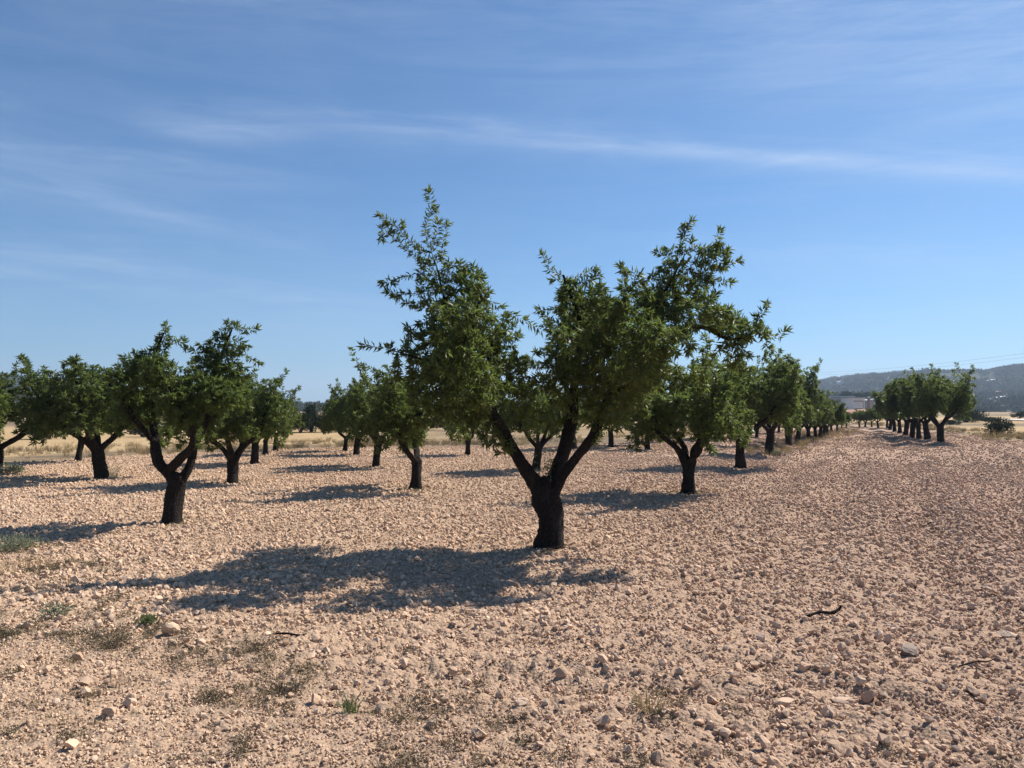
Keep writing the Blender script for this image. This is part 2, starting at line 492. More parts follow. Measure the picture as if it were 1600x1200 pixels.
# ------------------------------------------------------------------ ground: one sheet to the horizon
def build_ground():
    rs = [0.0]
    while rs[-1] < 7000:
        r = rs[-1]
        rs.append(r + (max(0.014, 0.0062 * r) if r < 45 else 0.025 * r))
    rs = np.array(rs[1:])
    az = np.concatenate([np.arange(-55, 55, 0.17), np.arange(55, 305, 2.0)])
    az = np.radians(az)
    R, A = np.meshgrid(rs, az, indexing='ij')
    X = R * np.sin(A); Y = R * np.cos(A)
    Z = hbase(X, Y)
    near = R < 60
    x = X[near]; y = Y[near]; r = R[near]
    sm = smooth_mask(x, y); lu = lumpy_mask(x, y); so = soil_mask(x, y)
    dens = (1 - 0.8 * sm) * (0.35 + 0.65 * lu) * so
    add = np.zeros_like(x)
    for cell, amp, keep, seed, rmax in ((0.11, 0.042, 0.25, 71, 60), (0.055, 0.024, 0.2, 81, 34), (0.026, 0.011, 0.2, 91, 14)):
        ok = r < rmax
        d, rid = worley(x[ok] / cell, y[ok] / cell, seed)
        bump = np.clip(1 - (d / 0.55) ** 2, 0, 1) ** 0.6 * np.where(rid > keep, rid, 0)
        fade = np.clip((rmax - r[ok]) / (rmax * 0.3), 0, 1)
        add[ok] += amp * bump * ((0.20 if cell > 0.1 else 0.42) + 0.58 * dens[ok]) * fade
    Z[near] += add
    Z[R > 60] *= np.clip(1 - (R[R > 60] - 60) / 60, 0, 1)
    # the country rises gently towards the hills
    Z += np.clip((R - 300) / 1500, 0, 1) ** 1.2 * 2
    nr, na = R.shape
    verts = np.stack([X, Y, Z], -1).reshape(-1, 3)
    verts = np.vstack([verts, [[0, 0, h1(0, 0)]]])
    i = np.arange(nr - 1)[:, None]; j = np.arange(na)[None, :]
    j2 = (j + 1) % na
    q = np.stack([i * na + j + 0 * i, i * na + j2, (i + 1) * na + j2, (i + 1) * na + j], -1).reshape(-1, 4)
    c = nr * na
    jj = np.arange(na)
    tr = np.stack([np.full(na, c), (jj + 1) % na, jj], -1)
    me = mk_mesh('ground', verts, tr, q[:, ::-1] * 0 + q[:, [0, 3, 2, 1]] if False else q, (M['ground'],), smooth=True)
    cov = np.zeros((len(verts), 3), np.float32)
    vx, vy = verts[:, 0], verts[:, 1]
    cov[:, 0] = np.where(vy > 0.1, soil_mask(vx, vy), 1)
    rr = np.hypot(vx, vy)
    e = soil_edge(vx, vy)
    strip = np.clip((vy - e + 1.0) / 1.5, 0, 1) * np.clip((e * 1.13 + 1.0 - vy) / 2.0, 0, 1)
    far = np.clip((fbm(vx / 60, vy / 25, 77, 3) - 0.42) * 6, 0, 1) * np.clip((rr - 75) / 20, 0, 1)
    pxv = 800 + F * vx / np.maximum(vy, 0.5)
    ctr = np.clip((pxv - 520) / 60, 0, 1) * np.clip((1330 - pxv) / 60, 0, 1) * (vy > 1) * np.clip((vy - e + 1) / 1.5, 0, 1) * np.clip((75 - vy) / 15, 0, 1) * np.clip(fbm(vx / 4, vy / 2.5, 17, 3) * 1.5, 0.4, 1)
    far = np.maximum(far, ctr * (rr > 8))
    cov[:, 1] = np.clip(np.maximum(strip * np.clip(0.35 + fbm(vx / 3, vy / 1.2, 7, 3), 0, 1), far), 0, 1)
    cov[:, 2] = weed_mask(vx, vy)
    at = me.attributes.new('cover', 'FLOAT_VECTOR', 'POINT')
    at.data.foreach_set('vector', cov.ravel())
    o = link_mesh('ground', me)
    tag(o, 'stony pink-buff ploughed earth of the orchard with straw fields beyond', kind='structure')
    # make normals point up
    return o


ground = build_ground()

# ------------------------------------------------------------------ scatter through geometry nodes
def scatter(name, pts, rots, scls, vids, sources, label, kind='stuff', ):
    me = bpy.data.meshes.new(name)
    me.vertices.add(len(pts)); me.vertices.foreach_set('co', np.asarray(pts, np.float32).ravel())
    a = me.attributes.new('rot', 'FLOAT_VECTOR', 'POINT'); a.data.foreach_set('vector', np.asarray(rots, np.float32).ravel())
    a = me.attributes.new('scl', 'FLOAT_VECTOR', 'POINT'); a.data.foreach_set('vector', np.asarray(scls, np.float32).ravel())
    a = me.attributes.new('vid', 'INT', 'POINT'); a.data.foreach_set('value', np.asarray(vids, np.int32))
    o = link_mesh(name, me)
    sc = bpy.data.collections.new(name + '_kinds')
    for s in sources: sc.objects.link(s)
    ng = bpy.data.node_groups.new(name, 'GeometryNodeTree')
    ng.interface.new_socket('Geometry', in_out='INPUT', socket_type='NodeSocketGeometry')
    ng.interface.new_socket('Geometry', in_out='OUTPUT', socket_type='NodeSocketGeometry')
    n = ng.nodes; L = ng.links
    gi = n.new('NodeGroupInput'); go = n.new('NodeGroupOutput')
    ci = n.new('GeometryNodeCollectionInfo'); ci.inputs[0].default_value = sc
    ci.inputs['Separate Children'].default_value = True; ci.inputs['Reset Children'].default_value = True
    ip = n.new('GeometryNodeInstanceOnPoints'); ip.inputs['Pick Instance'].default_value = True

    def attr(nm, ty):
        a_ = n.new('GeometryNodeInputNamedAttribute'); a_.data_type = ty; a_.inputs[0].default_value = nm
        return a_.outputs[0]
    L.new(gi.outputs[0], ip.inputs['Points']); L.new(ci.outputs[0], ip.inputs['Instance'])
    L.new(attr('vid', 'INT'), ip.inputs['Instance Index'])
    L.new(attr('rot', 'FLOAT_VECTOR'), ip.inputs['Rotation'])
    L.new(attr('scl', 'FLOAT_VECTOR'), ip.inputs['Scale'])
    L.new(ip.outputs[0], go.inputs[0])
    md = o.modifiers.new('scatter', 'NODES'); md.node_group = ng
    tag(o, label, kind=kind)
    return o


def ico(sub):
    import bmesh
    bm = bmesh.new(); bmesh.ops.create_icosphere(bm, subdivisions=sub, radius=1.0)
    v = np.array([x.co[:] for x in bm.verts]); f = np.array([[a.index for a in p.verts] for p in bm.faces]); bm.free()
    return v, f


ICO1, ICOF1 = ico(1); ICO2, ICOF2 = ico(2); ICO3, ICOF3 = ico(3)


def stone_shape(rng, level=2, cuts=7):
    """an angular stone: a ball cut by random planes, unequal axes"""
    v, f = ((ICO1, ICOF1), (ICO2, ICOF2), (ICO3, ICOF3))[level - 1]
    v = v.copy()
    for _ in range(cuts):
        n = rng.normal(size=3); n /= np.linalg.norm(n)
        d = rng.uniform(0.38, 0.80)
        over = np.clip(v @ n - d, 0, None)
        v -= over[:, None] * n[None, :]
    v += rng.normal(scale=0.03, size=v.shape)
    v *= np.array([1.0, rng.uniform(0.65, 0.95), rng.uniform(0.5, 0.8)])
    return v, f


rng = np.random.default_rng(7)
stone_src = []
for k in range(10):
    v, f = stone_shape(rng, 1 if k < 5 else 2, 9)
    me = mk_mesh('stone', v * 0.5, f, None, (M['stone'],), smooth=False)
    stone_src.append(bpy.data.objects.new('stone', me))


def wedge_points(n, r0, r1, rng, half=0.94, power=2.0):
    r = (r0 ** power + (r1 ** power - r0 ** power) * rng.random(n)) ** (1 / power)
    a = rng.uniform(-half, half, n)
    return r * np.sin(a), r * np.cos(a), r


def near_left(x, y):
    py = 640 + 1186 * HC / np.maximum(y, 0.5); px = 800 + F * x / np.maximum(y, 0.5)
    return 1 - 0.55 * np.clip((py - 930) / 120, 0, 1) * np.clip((1300 - px) / 500, 0, 1)


P_, R_, S_, V_ = [], [], [], []
for (n, r0, r1, s0, s1, kind, pw, lowpoly) in ((350000, 1.9, 12.0, 0.007, 0.026, 'small', 1.5, True),
                                    (330000, 2.0, 26.0, 0.018, 0.046, 'mid', 1.4, True),
                                    (400000, 2.2, 62.0, 0.036, 0.080, 'mid2', 1.5, True),
                                    (4300, 2.6, 60.0, 0.075, 0.12, 'big', 1.7, False)):
    x, y, r = wedge_points(n, r0, r1, rng, power=pw)
    so = soil_mask(x, y); sm = smooth_mask(x, y); lu = lumpy_mask(x, y)
    if kind == 'small': p = so * (0.45 + 0.55 * sm)
    elif kind == 'mid2': p = so * (1 - 0.92 * sm) * (0.24 + 0.76 * lu) * near_left(x, y) * np.clip((r - 2) / 9, 0.22, 1)
    elif kind == 'mid': p = so * (1 - 0.88 * sm) * (0.42 + 0.58 * lu) * near_left(x, y)
    else: p = so * (1 - 0.8 * sm) * lu * np.clip(0.35 + (x - 0.1 * y) / 6, 0.15, 1)
    ok = rng.random(n) < p
    x, y = x[ok], y[ok]; m = len(x)
    s = s0 + (s1 - s0) * rng.random(m) ** 1.7
    z = hbase(x, y) + s * (0.30 if kind[:3] == 'mid' else 0.16) + 0.008
    P_.append(np.stack([x, y, z], -1))
    R_.append(np.stack([rng.normal(0, 0.6, m), rng.normal(0, 0.6, m), rng.uniform(0, 6.28, m)], -1))
    S_.append(s[:, None] * np.stack([np.ones(m), np.ones(m), np.ones(m)], -1) * 1.15)
    V_.append(rng.integers(0, 7, m) if lowpoly else rng.integers(0, 10, m))
scatter('gravel', np.vstack(P_), np.vstack(R_), np.vstack(S_), np.concatenate(V_), stone_src,
        'loose clods and broken stones covering the ploughed earth')

# single rocks that stand out in the foreground
rock_list = [
    (1420, 1026, 0.115, 'grey rock, biggest stone among the clods at the lower right', (1.05, 1.0, 0.95)),
    (1257, 1050, 0.085, 'smooth upright pinkish stone beside a dark clod, left of the big grey rock', (1, 1, 1)),
    (1212, 995, 0.075, 'round buff stone sitting left of the fallen stick', (1, 1, 1)),
    (1325, 1030, 0.075, 'grey-buff stone midway between the smooth stone and the big grey rock', (1, 1, 1)),
    (268, 993, 0.11, 'pale angular limestone below the left end of the long shadow', (1, 1, 1)),
    (313, 1010, 0.08, 'pale round stone just right of the pale angular limestone', (1, 1, 1)),
    (172, 1121, 0.075, 'cream coloured flat stone among dry weeds at the lower left', (1, 1, 1)),
    (202, 1105, 0.06, 'cream stone touching the far side of the flat cream stone', (1, 1, 1)),
    (345, 1137, 0.05, 'small reddish-brown stone among the weeds at the lower left', (1, 1, 1)),
    (748, 1157, 0.085, 'pale crumbly stone near the bottom edge, below the centre', (1, 1, 1)),
    (1358, 1098, 0.085, 'blocky reddish stone beside a flat slab near the lower right', (1, 1, 1)),
    (1318, 1103, 0.10, 'flat buff slab of stone left of the blocky reddish stone', (1.4, 1, 0.4)),
    (1228, 1105, 0.085, 'flat pale stone lying alone left of the buff slab', (1.3, 1, 0.4)),
    (1572, 997, 0.085, 'flat pale stone among clods at the far right of the foreground', (1.3, 1, 0.5)),
    (1180, 1047, 0.075, 'dark-sided stone on the smooth wheel band right of the dry yellow weed', (1, 1, 1)),
    (1093, 1046, 0.080, 'buff stone with shaded left face above the dry yellow weed', (1, 1, 1)),
    (1112, 1103, 0.080, 'low buff stone at the right end of the dry yellow weed', (1, 1, 0.8)),
    (815, 1105, 0.060, 'small buff stone on bare earth right of the green sprout', (1, 1, 1)),
    (600, 1113, 0.065, 'pale stone to the right of the green sprout', (1, 1, 1)),
    (1520, 1085, 0.065, 'round buff stone half buried near the right edge', (1, 1, 1)),
]
for i, (px, py, s, lab, ax) in enumerate(rock_list):
    p = G(px, py)
    v, f = stone_shape(rng, 3, 9)
    v = v * 0.5 * s * (1.75 if i == 0 else 1.45) * np.array(ax)
    me = mk_mesh('rock', v, f, None, (M['rock_grey' if i == 0 else 'rock'],), smooth=False)
    o = link_mesh('rock', me, None, (p.x, p.y, p.z + s * 0.34))
    o.rotation_euler = (rng.normal(0, 0.2), rng.normal(0, 0.2), rng.uniform(0, 6.28))
    tag(o, lab, 'rock', 'larger stones lying in the foreground')


# ------------------------------------------------------------------ tubes, leaves
def tube(path, rad, sides=12, rough=0.06, rng=rng, cap=True):
    """a closed tube along a path (k,3) with radii; returns verts, tris, quads"""
    path = np.asarray(path, float); k = len(path)
    tang = np.gradient(path, axis=0); tang /= np.linalg.norm(tang, axis=1)[:, None] + 1e-9
    up = np.array([0, 1, 0.0]) if abs(tang[0][1]) < 0.8 else np.array([1.0, 0, 0])
    vs = []
    a = np.linspace(0, 2 * np.pi, sides, endpoint=False)
    u = np.cross(up, tang[0]); u /= np.linalg.norm(u)
    lump = rng.uniform(-1, 1, (4, 2))
    for i in range(k):
        u = u - tang[i] * (u @ tang[i]); u /= np.linalg.norm(u)
        v = np.cross(tang[i], u)
        r = rad[i] * (1 + rough * rng.uniform(-1, 1, sides) + rough * 1.5 * np.sin(2 * a + lump[0, 0] * 6 + i * 0.25) + rough * np.sin(3 * a + lump[1, 0] * 6 - i * 0.4))
        vs.append(path[i] + np.cos(a)[:, None] * u * r[:, None] + np.sin(a)[:, None] * v * r[:, None])
    vs = np.vstack(vs)
    q = []
    for i in range(k - 1):
        j = np.arange(sides); j2 = (j + 1) % sides
        q.append(np.stack([i * sides + j, i * sides + j2, (i + 1) * sides + j2, (i + 1) * sides + j], -1))
    q = np.vstack(q)
    tr = None
    if cap:
        vs = np.vstack([vs, path[-1:] + tang[-1:] * rad[-1] * 0.5, path[:1] - tang[:1] * rad[0] * 0.1])
        j = np.arange(sides); j2 = (j + 1) % sides
        c = k * sides
        tr = np.vstack([np.stack([(k - 1) * sides + j, (k - 1) * sides + j2, np.full(sides, c)], -1),
                        np.stack([j2, j, np.full(sides, c + 1)], -1)])
    return vs, tr, q


def smooth_path(pts, n):
    """Catmull-Rom through (k,4) control points (x,y,z,r)"""
    p = np.asarray(pts, float)
    p = np.vstack([2 * p[0] - p[1], p, 2 * p[-1] - p[-2]])
    out = []
    segs = len(p) - 3
    for s in range(segs):
        m = n if s < segs - 1 else n + 1
        t = (np.arange(m) / n)[:, None]
        a, b, c, d = p[s], p[s + 1], p[s + 2], p[s + 3]
        out.append(0.5 * ((2 * b) + (-a + c) * t + (2 * a - 5 * b + 4 * c - d) * t ** 2 + (-a + 3 * b - 3 * c + d) * t ** 3))
    return np.vstack(out)


def norm(v): return v / (np.linalg.norm(v, axis=-1, keepdims=True) + 1e-9)


def leaf_geo(base, dirs, L, W, rng, fold=0.35, droop=0.15):
    """folded lance-shaped leaves; returns verts, tris"""
    n = len(base)
    side = norm(np.cross(dirs, rng.normal(size=(n, 3))))
    nrm = np.cross(side, dirs)
    L = L[:, None]; W = W[:, None]
    mid = base + dirs * L * 0.42 + nrm * L * 0.03
    tip = base + dirs * L - nrm * L * droop
    l = mid + side * W * 0.5 + nrm * W * fold
    r = mid - side * W * 0.5 + nrm * W * fold
    v = np.stack([base, r, tip, l], 1).reshape(-1, 3)
    k = np.arange(n)[:, None] * 4
    t = np.stack([k + [0, 1, 2], k + [0, 2, 3]], 1).reshape(-1, 3)
    return v, t


def colonize(seeds, caps, n_attr, rng, step=0.075, kill=0.11, reach=1.6, iters=90):
    """space colonisation: shoots grow from the seed nodes into the capsules. seeds: (k,3)+parents"""
    A = []
    vol = np.array([math.pi * c[2] ** 2 * (np.linalg.norm(c[1] - c[0]) + 1.33 * c[2]) * c[3] for c in caps])
    cnt = np.maximum(6, (vol / vol.sum() * n_attr)).astype(int)
    for (a, b, r, w_), n in zip(caps, cnt):
        t = rng.random(n)[:, None]
        d = norm(rng.normal(size=(n, 3))) * r * (rng.random(n)[:, None] ** 0.40)
        A.append(a + (b - a) * t + d)
    A = np.vstack(A)
    pos = [s for s in seeds[0]]; par = list(seeds[1])
    pos = np.array(pos); par = np.array(par)
    d = np.linalg.norm(A[:, None, :] - pos[None], axis=2)
    ni = d.argmin(1); nd = d.min(1)
    alive = np.ones(len(A), bool)
    for it in range(iters):
        act = alive & (nd < reach)
        if not act.any(): break
        idx = ni[act]
        vec = norm(A[act] - pos[idx])
        uniq, inv = np.unique(idx, return_inverse=True)
        acc = np.zeros((len(uniq), 3)); np.add.at(acc, inv, vec)
        acc = norm(acc + rng.normal(scale=0.25, size=acc.shape))
        new = pos[uniq] + acc * step
        k0 = len(pos)
        pos = np.vstack([pos, new]); par = np.concatenate([par, uniq])
        d = np.linalg.norm(A[:, None, :] - new[None], axis=2)
        m = d.min(1); am = d.argmin(1)
        better = m < nd
        ni = np.where(better, k0 + am, ni); nd = np.where(better, m, nd)
        alive &= nd > kill
    return pos, par


def build_crown(pos, par, n_seed, rng, leafL=(0.05, 0.08), leafW=0.24, per=9, tipn=9, sides=4, rt=0.0022, minr=0.0026, leaf_rmax=0.010):
    n = len(pos)
    kids = np.zeros(n, int)
    for i in range(n_seed, n): kids[par[i]] += 1
    load = np.where(kids == 0, 1.0, 0.0)
    for i in range(n - 1, n_seed - 1, -1): load[par[i]] += load[i] if par[i] >= 0 else 0
    rad = rt * np.maximum(load, 1) ** 0.46
    own = np.arange(n_seed, n)
    # twigs
    a = pos[par[own]]; b = pos[own]; ra = np.minimum(rad[par[own]], rad[own] * 1.25); rb = rad[own]
    keep = rb > minr
    a_, b_, ra_, rb_ = a[keep], b[keep], ra[keep], rb[keep]
    t = norm(b_ - a_)
    u = norm(np.cross(t, np.array([0.3, 0.5, 0.81]))); v = np.cross(t, u)
    ang = np.linspace(0, 2 * np.pi, sides, endpoint=False)
    ring = (np.cos(ang)[None, :, None] * u[:, None] + np.sin(ang)[None, :, None] * v[:, None])
    va = a_[:, None] + ring * ra_[:, None, None]; vb = b_[:, None] + ring * rb_[:, None, None]
    tv = np.concatenate([va, vb], 1).reshape(-1, 3)
    k = (np.arange(len(a_)) * 2 * sides)[:, None, None]
    j = np.arange(sides); j2 = (j + 1) % sides
    tq = (k + np.stack([j, j2, j2 + sides, j + sides], -1)[None]).reshape(-1, 4)
    # leaves along thin shoots
    thin = rb < leaf_rmax
    a2, b2, k2 = a[thin], b[thin], kids[own][thin]
    d2 = norm(b2 - a2)
    cnt = np.where(k2 == 0, per + tipn, per)
    rep = np.repeat(np.arange(len(a2)), cnt)
    m = len(rep)
    f = rng.random((m, 1)) * 1.15
    base = a2[rep] + (b2 - a2)[rep] * f
    rad_dir = norm(np.cross(d2[rep], rng.normal(size=(m, 3))))
    tipish = (k2[rep] == 0)[:, None]
    dirs = norm(d2[rep] * np.where(tipish, rng.uniform(0.3, 1.3, (m, 1)), rng.uniform(0.15, 0.9, (m, 1))) + rad_dir + np.array([0, 0, -0.12]))
    L = rng.uniform(leafL[0], leafL[1], m)
    lv, lt = leaf_geo(base, dirs, L, L * leafW * rng.uniform(0.8, 1.2, m), rng)
    verts = np.vstack([lv, tv]); 
    return verts, lt, tq + len(lv)


def crown_mesh(name, verts, lt, tq, leafmat='leaf'):
    return mk_mesh(name, verts, lt, tq, (M[leafmat], M['twig']), tri_mat=0, quad_mat=1, smooth=False)


def make_tree(limbs, trunk, caps, n_attr, rng, **kw):
    """limbs: list of control point lists (x,y,z,r), trunk the same; caps: foliage volumes. Returns meshes in local space"""
    out = {}
    tp = smooth_path(trunk, 6)
    v, tr, q = tube(tp[:, :3], tp[:, 3], 22, 0.065, rng)
    out['trunk'] = mk_mesh('trunk', v, tr, q, (M['bark'],), smooth=True)
    out['limbs'] = []
    sp, spar = [], []
    for lb in limbs:
        lp = smooth_path(lb, 7)
        v, tr, q = tube(lp[:, :3], lp[:, 3], 12, 0.075, rng)
        out['limbs'].append(mk_mesh('limb', v, tr, q, (M['bark'],), smooth=True))
        h = len(lp) // 3
        for p in lp[h:]: sp.append(p[:3]); spar.append(-1)
    caps = [(np.array(c[0], float), np.array(c[1], float), c[2], (c[3] if len(c) > 3 else 1.0)) for c in caps]
    gk = {k: kw.pop(k) for k in ('step', 'kill', 'reach') if k in kw}
    pos, par = colonize((np.array(sp), np.array(spar)), caps, n_attr, rng, **gk)
    verts, lt, tq = build_crown(pos, par, len(sp), rng, **kw)
    out['crown'] = crown_mesh('crown', verts, lt, tq)
    out['n'] = len(lt) // 2
    out['h'] = float(verts[:, 2].max())
    return out


def place_tree(meshes, loc, label, group, rz=0.0, sc=1.0):
    root = empty('almond_tree', loc, rz, sc)
    tag(root, label, 'tree', group)
    link_mesh('trunk', meshes['trunk'], root)
    for l in meshes['limbs']: link_mesh('limb', l, root)
    link_mesh('crown', meshes['crown'], root)
    return root


def copy_tree(src, loc, label, group, rz, sc):
    c = src.copy(); col.objects.link(c)
    c.location = loc; c.rotation_euler = (0, 0, rz); c.scale = (sc, sc, sc)
    c['label'] = label; c['group'] = group
    for ch in list(src.children):
        k = ch.copy(); col.objects.link(k); k.parent = c
    return c


GROUP = 'almond trees of the orchard'

# ------------------------------------------------------------------ the big almond tree in the middle
base = G(858, 857); Y0 = base.y; K = Y0 / F


def L3(px, py, dy=0.0):
    """a point of the big tree given where its photographed outline lies and its depth behind the trunk"""
    p = P(px, py, Y0 + dy)
    return np.array([p.x - base.x, p.y - base.y, p.z - base.z])


def LR(px, py, dy, rpx): return [*L3(px, py, dy), rpx * K * (1.0 if rpx >= 15 else 0.80)]


trunk = [LR(858, 870, 0, 28), LR(858, 854, 0, 24.5), LR(860, 825, 0.0, 21), LR(859, 800, 0, 20.5), LR(853, 778, 0, 20.5), LR(850, 762, 0, 19.5), LR(850, 750, 0.02, 15)]
limbs = [
    [LR(848, 772, 0, 15), LR(832, 748, -0.05, 13.5), LR(806, 710, -0.12, 11.5), LR(786, 672, -0.2, 10.5), LR(766, 640, -0.25, 9.5), LR(742, 596, -0.2, 7.5), LR(716, 540, -0.1, 5.5), LR(695, 470, 0.0, 2.6), LR(682, 415, 0.05, 1.0)],
    [LR(856, 775, 0.04, 15), LR(866, 742, 0.1, 13.5), LR(882, 700, 0.2, 12.5), LR(894, 655, 0.3, 11.5), LR(896, 615, 0.35, 10), LR(903, 560, 0.35, 7.5), LR(905, 500, 0.3, 5), LR(880, 430, 0.25, 2.5)],
    [LR(862, 772, -0.04, 13), LR(880, 742, -0.1, 11), LR(904, 710, -0.15, 9.5), LR(930, 675, -0.2, 9), LR(945, 632, -0.15, 8), LR(975, 570, 0.0, 7), LR(1010, 505, 0.1, 5.5), LR(1045, 445, 0.2, 2.6), LR(1070, 398, 0.2, 1.0)],
    [LR(790, 680, -0.2, 7), LR(768, 655, 0.0, 6), LR(758, 610, 0.3, 5), LR(765, 560, 0.5, 4), LR(775, 510, 0.55, 2.5)],
    [LR(742, 600, -0.2, 6), LR(705, 580, -0.45, 4.5), LR(655, 560, -0.6, 2), LR(615, 548, -0.6, 0.9)],
    [LR(976, 568, 0.0, 5.5), LR(1030, 525, -0.2, 5), LR(1090, 510, -0.3, 4), LR(1140, 530, -0.35, 3), LR(1180, 520, -0.35, 1.8)],
    [LR(895, 635, 0.3, 6), LR(880, 590, 0.6, 5), LR(870, 545, 0.8, 3.5), LR(900, 490, 0.9, 2)],
    [LR(950, 625, -0.15, 6), LR(985, 595, -0.5, 4.5), LR(1020, 560, -0.8, 3), LR(1060, 520, -0.9, 2)],
    [LR(905, 560, 0.3, 5), LR(925, 530, -0.2, 4), LR(950, 500, -0.7, 3), LR(985, 460, -0.95, 1.6)],
    [LR(742, 600, -0.2, 5), LR(735, 560, -0.6, 4), LR(740, 510, -0.9, 3), LR(752, 460, -0.95, 1.6)],
]


def C(x1, y1, x2, y2, r, dy=0.0, w_=1.0, dy2=None): return (L3(x1, y1, dy), L3(x2, y2, dy if dy2 is None else dy2), r * K, w_)


caps = [
    # left crown: long water shoots above
    C(694, 410, 684, 350, 12, 0.0, 4), C(684, 350, 668, 296, 10, 0, 4.5), C(698, 380, 699, 342, 4, 0.05, 2),
    C(665, 415, 632, 372, 13, 0.05, 3), C(625, 372, 592, 335, 10, 0.05, 3.6), C(606, 378, 592, 376, 6, 0.05, 2), C(648, 380, 622, 335, 5, 0.1, 2.2),
    C(650, 482, 596, 440, 13, -0.2, 3),
    C(650, 556, 600, 545, 12, -0.5, 2), C(600, 545, 558, 534, 10, -0.5, 3),
    C(712, 425, 745, 430, 24, 0.1), C(675, 440, 690, 480, 28, 0.0), C(740, 470, 720, 500, 38, 0.15), C(700, 520, 720, 500, 46, -0.2),
    C(660, 540, 640, 520, 26, -0.3), C(690, 560, 740, 550, 50, 0.5), C(670, 590, 730, 590, 42, -0.5), C(640, 575, 620, 590, 22, -0.2),
    C(790, 560, 795, 520, 28, 0.3, 1.1), C(770, 500, 800, 495, 14, 0.3, 1.5), C(780, 600, 810, 600, 34, 0.7), C(750, 625, 720, 640, 34, 0.2), C(790, 570, 830, 560, 22, 0.0),
    C(660, 620, 690, 640, 24, -0.4), C(720, 600, 760, 600, 40, -0.9), C(800, 690, 806, 716, 7, -0.15, 2),  C(770, 665, 790, 672, 16, 0.1),
    C(812, 640, 822, 655, 16, 0.5),
    # middle
    C(868, 440, 852, 398, 12, 0.25, 2.2), C(925, 450, 935, 418, 16, 0.3, 1.5), C(890, 460, 905, 480, 34, 0.25), C(850, 490, 832, 486, 11, 0.3, 1.6),
    C(870, 500, 900, 520, 34, 0.8), C(930, 490, 960, 500, 34, 0.1), C(900, 540, 940, 560, 42, 0.2), C(870, 545, 890, 580, 24, 0.9), C(920, 590, 960, 600, 36, 0.6),
    C(940, 520, 960, 560, 40, -0.5), C(890, 610, 900, 630, 22, 0.7), C(960, 470, 985, 480, 22, 0.4),
    # right
    C(1030, 440, 1060, 400, 26, 0.2), C(1060, 395, 1078, 345, 14, 0.2, 2.6), C(1010, 470, 1040, 490, 32, 0.0), C(1090, 410, 1120, 390, 24, 0.15), C(1120, 375, 1124, 355, 11, 0.1, 1.8), C(1140, 405, 1156, 412, 7, 0.0, 2),
    C(1100, 430, 1126, 448, 14, -0.1, 1.4), C(1060, 450, 1095, 460, 30, 0.3), C(1140, 445, 1152, 440, 6, 0, 2), C(1000, 530, 1040, 530, 34, -0.7), C(1050, 490, 1080, 500, 28, -0.3),
    C(990, 580, 1020, 590, 38, -0.2), C(1095, 500, 1140, 505, 22, -0.3, 1.2), C(1150, 515, 1185, 510, 20, -0.35, 1.2), C(1180, 495, 1210, 470, 6, -0.3, 2), C(1190, 530, 1215, 545, 13, -0.3, 1.3), C(1205, 520, 1242, 508, 5, -0.35, 2.4),
    C(1140, 555, 1160, 570, 24, -0.3), C(980, 610, 1010, 600, 30, 0.7), C(960, 640, 985, 625, 18, -0.5),
    C(700, 640, 742, 655, 24, -0.3), C(770, 650, 788, 690, 18, 0.0), C(812, 610, 836, 650, 20, 0.3), C(905, 640, 955, 650, 18, -0.4), C(985, 620, 1010, 640, 22, 0.4), C(1050, 585, 1092, 600, 24, 0.2), C(640, 610, 660, 640, 16, -0.2),
    C(862, 560, 900, 600, 26, -0.05), C(905, 565, 950, 600, 28, -0.55), C(846, 600, 872, 628, 16, 0.0), C(738, 676, 768, 688, 13, -0.3), C(782, 680, 800, 712, 9, -0.35), C(925, 600, 955, 640, 22, -0.45), C(820, 560, 850, 600, 22, 0.2), C(902, 610, 930, 640, 18, -0.1), C(800, 660, 830, 640, 16, -0.35), C(958, 655, 975, 668, 12, -0.3),
    C(705, 455, 735, 440, 22, -0.1, 1.2), C(668, 505, 690, 520, 20, 0.1), C(1170, 500, 1200, 525, 14, -0.2, 1.3), C(760, 700, 784, 706, 9, -0.3, 1.2), C(870, 620, 905, 655, 14, -0.35),
    C(1105, 485, 1165, 520, 26, -0.1, 1.0), C(1120, 520, 1180, 540, 18, -0.4, 1.0), C(1110, 430, 1135, 400, 20, 0.2, 1.0), C(1020, 400, 1034, 392, 10, 0.2, 1.3),
    C(975, 430, 1010, 450, 22, -1.0, 0.9), C(920, 480, 985, 500, 34, -1.1, 0.8), C(1000, 520, 1060, 540, 30, -1.15, 0.8), C(960, 560, 1010, 585, 30, -1.2, 0.7),
    C(740, 440, 770, 470, 18, -0.9, 0.9), C(700, 500, 750, 520, 36, -1.1, 0.8), C(690, 560, 740, 570, 34, -1.3, 0.7), C(1100, 470, 1150, 500, 20, -0.9, 0.9), C(860, 520, 900, 540, 26, -1.0, 0.7),
    C(720, 520, 760, 560, 40, 1.1, 0.8), C(900, 480, 960, 520, 40, 1.2, 0.8), C(1010, 480, 1070, 480, 34, 0.9, 0.8),
    C(925, 688, 940, 675, 9, -0.2, 1.6), C(920, 650, 935, 660, 12, -0.3), C(1010, 560, 1040, 560, 26, 0.6),
]
rb = np.random.default_rng(11)
big = make_tree(limbs, trunk, caps, 8800, rb, step=0.058, kill=0.082, reach=1.2, leafL=(0.055, 0.105), leafW=0.20, per=8, tipn=12)
big_tree = place_tree(big, base, 'biggest almond tree in front, three thick limbs forking from a dark gnarled trunk', GROUP)
print('big tree leaves', big['n'], 'h', big['h'])

# ------------------------------------------------------------------ second traced tree, left of the middle
b2 = G(268, 818); Y2 = b2.y; K2 = Y2 / F


def L4(px, py, dy=0.0):
    p = P(px, py, Y2 + dy); return np.array([p.x - b2.x, p.y - b2.y, p.z - b2.z])


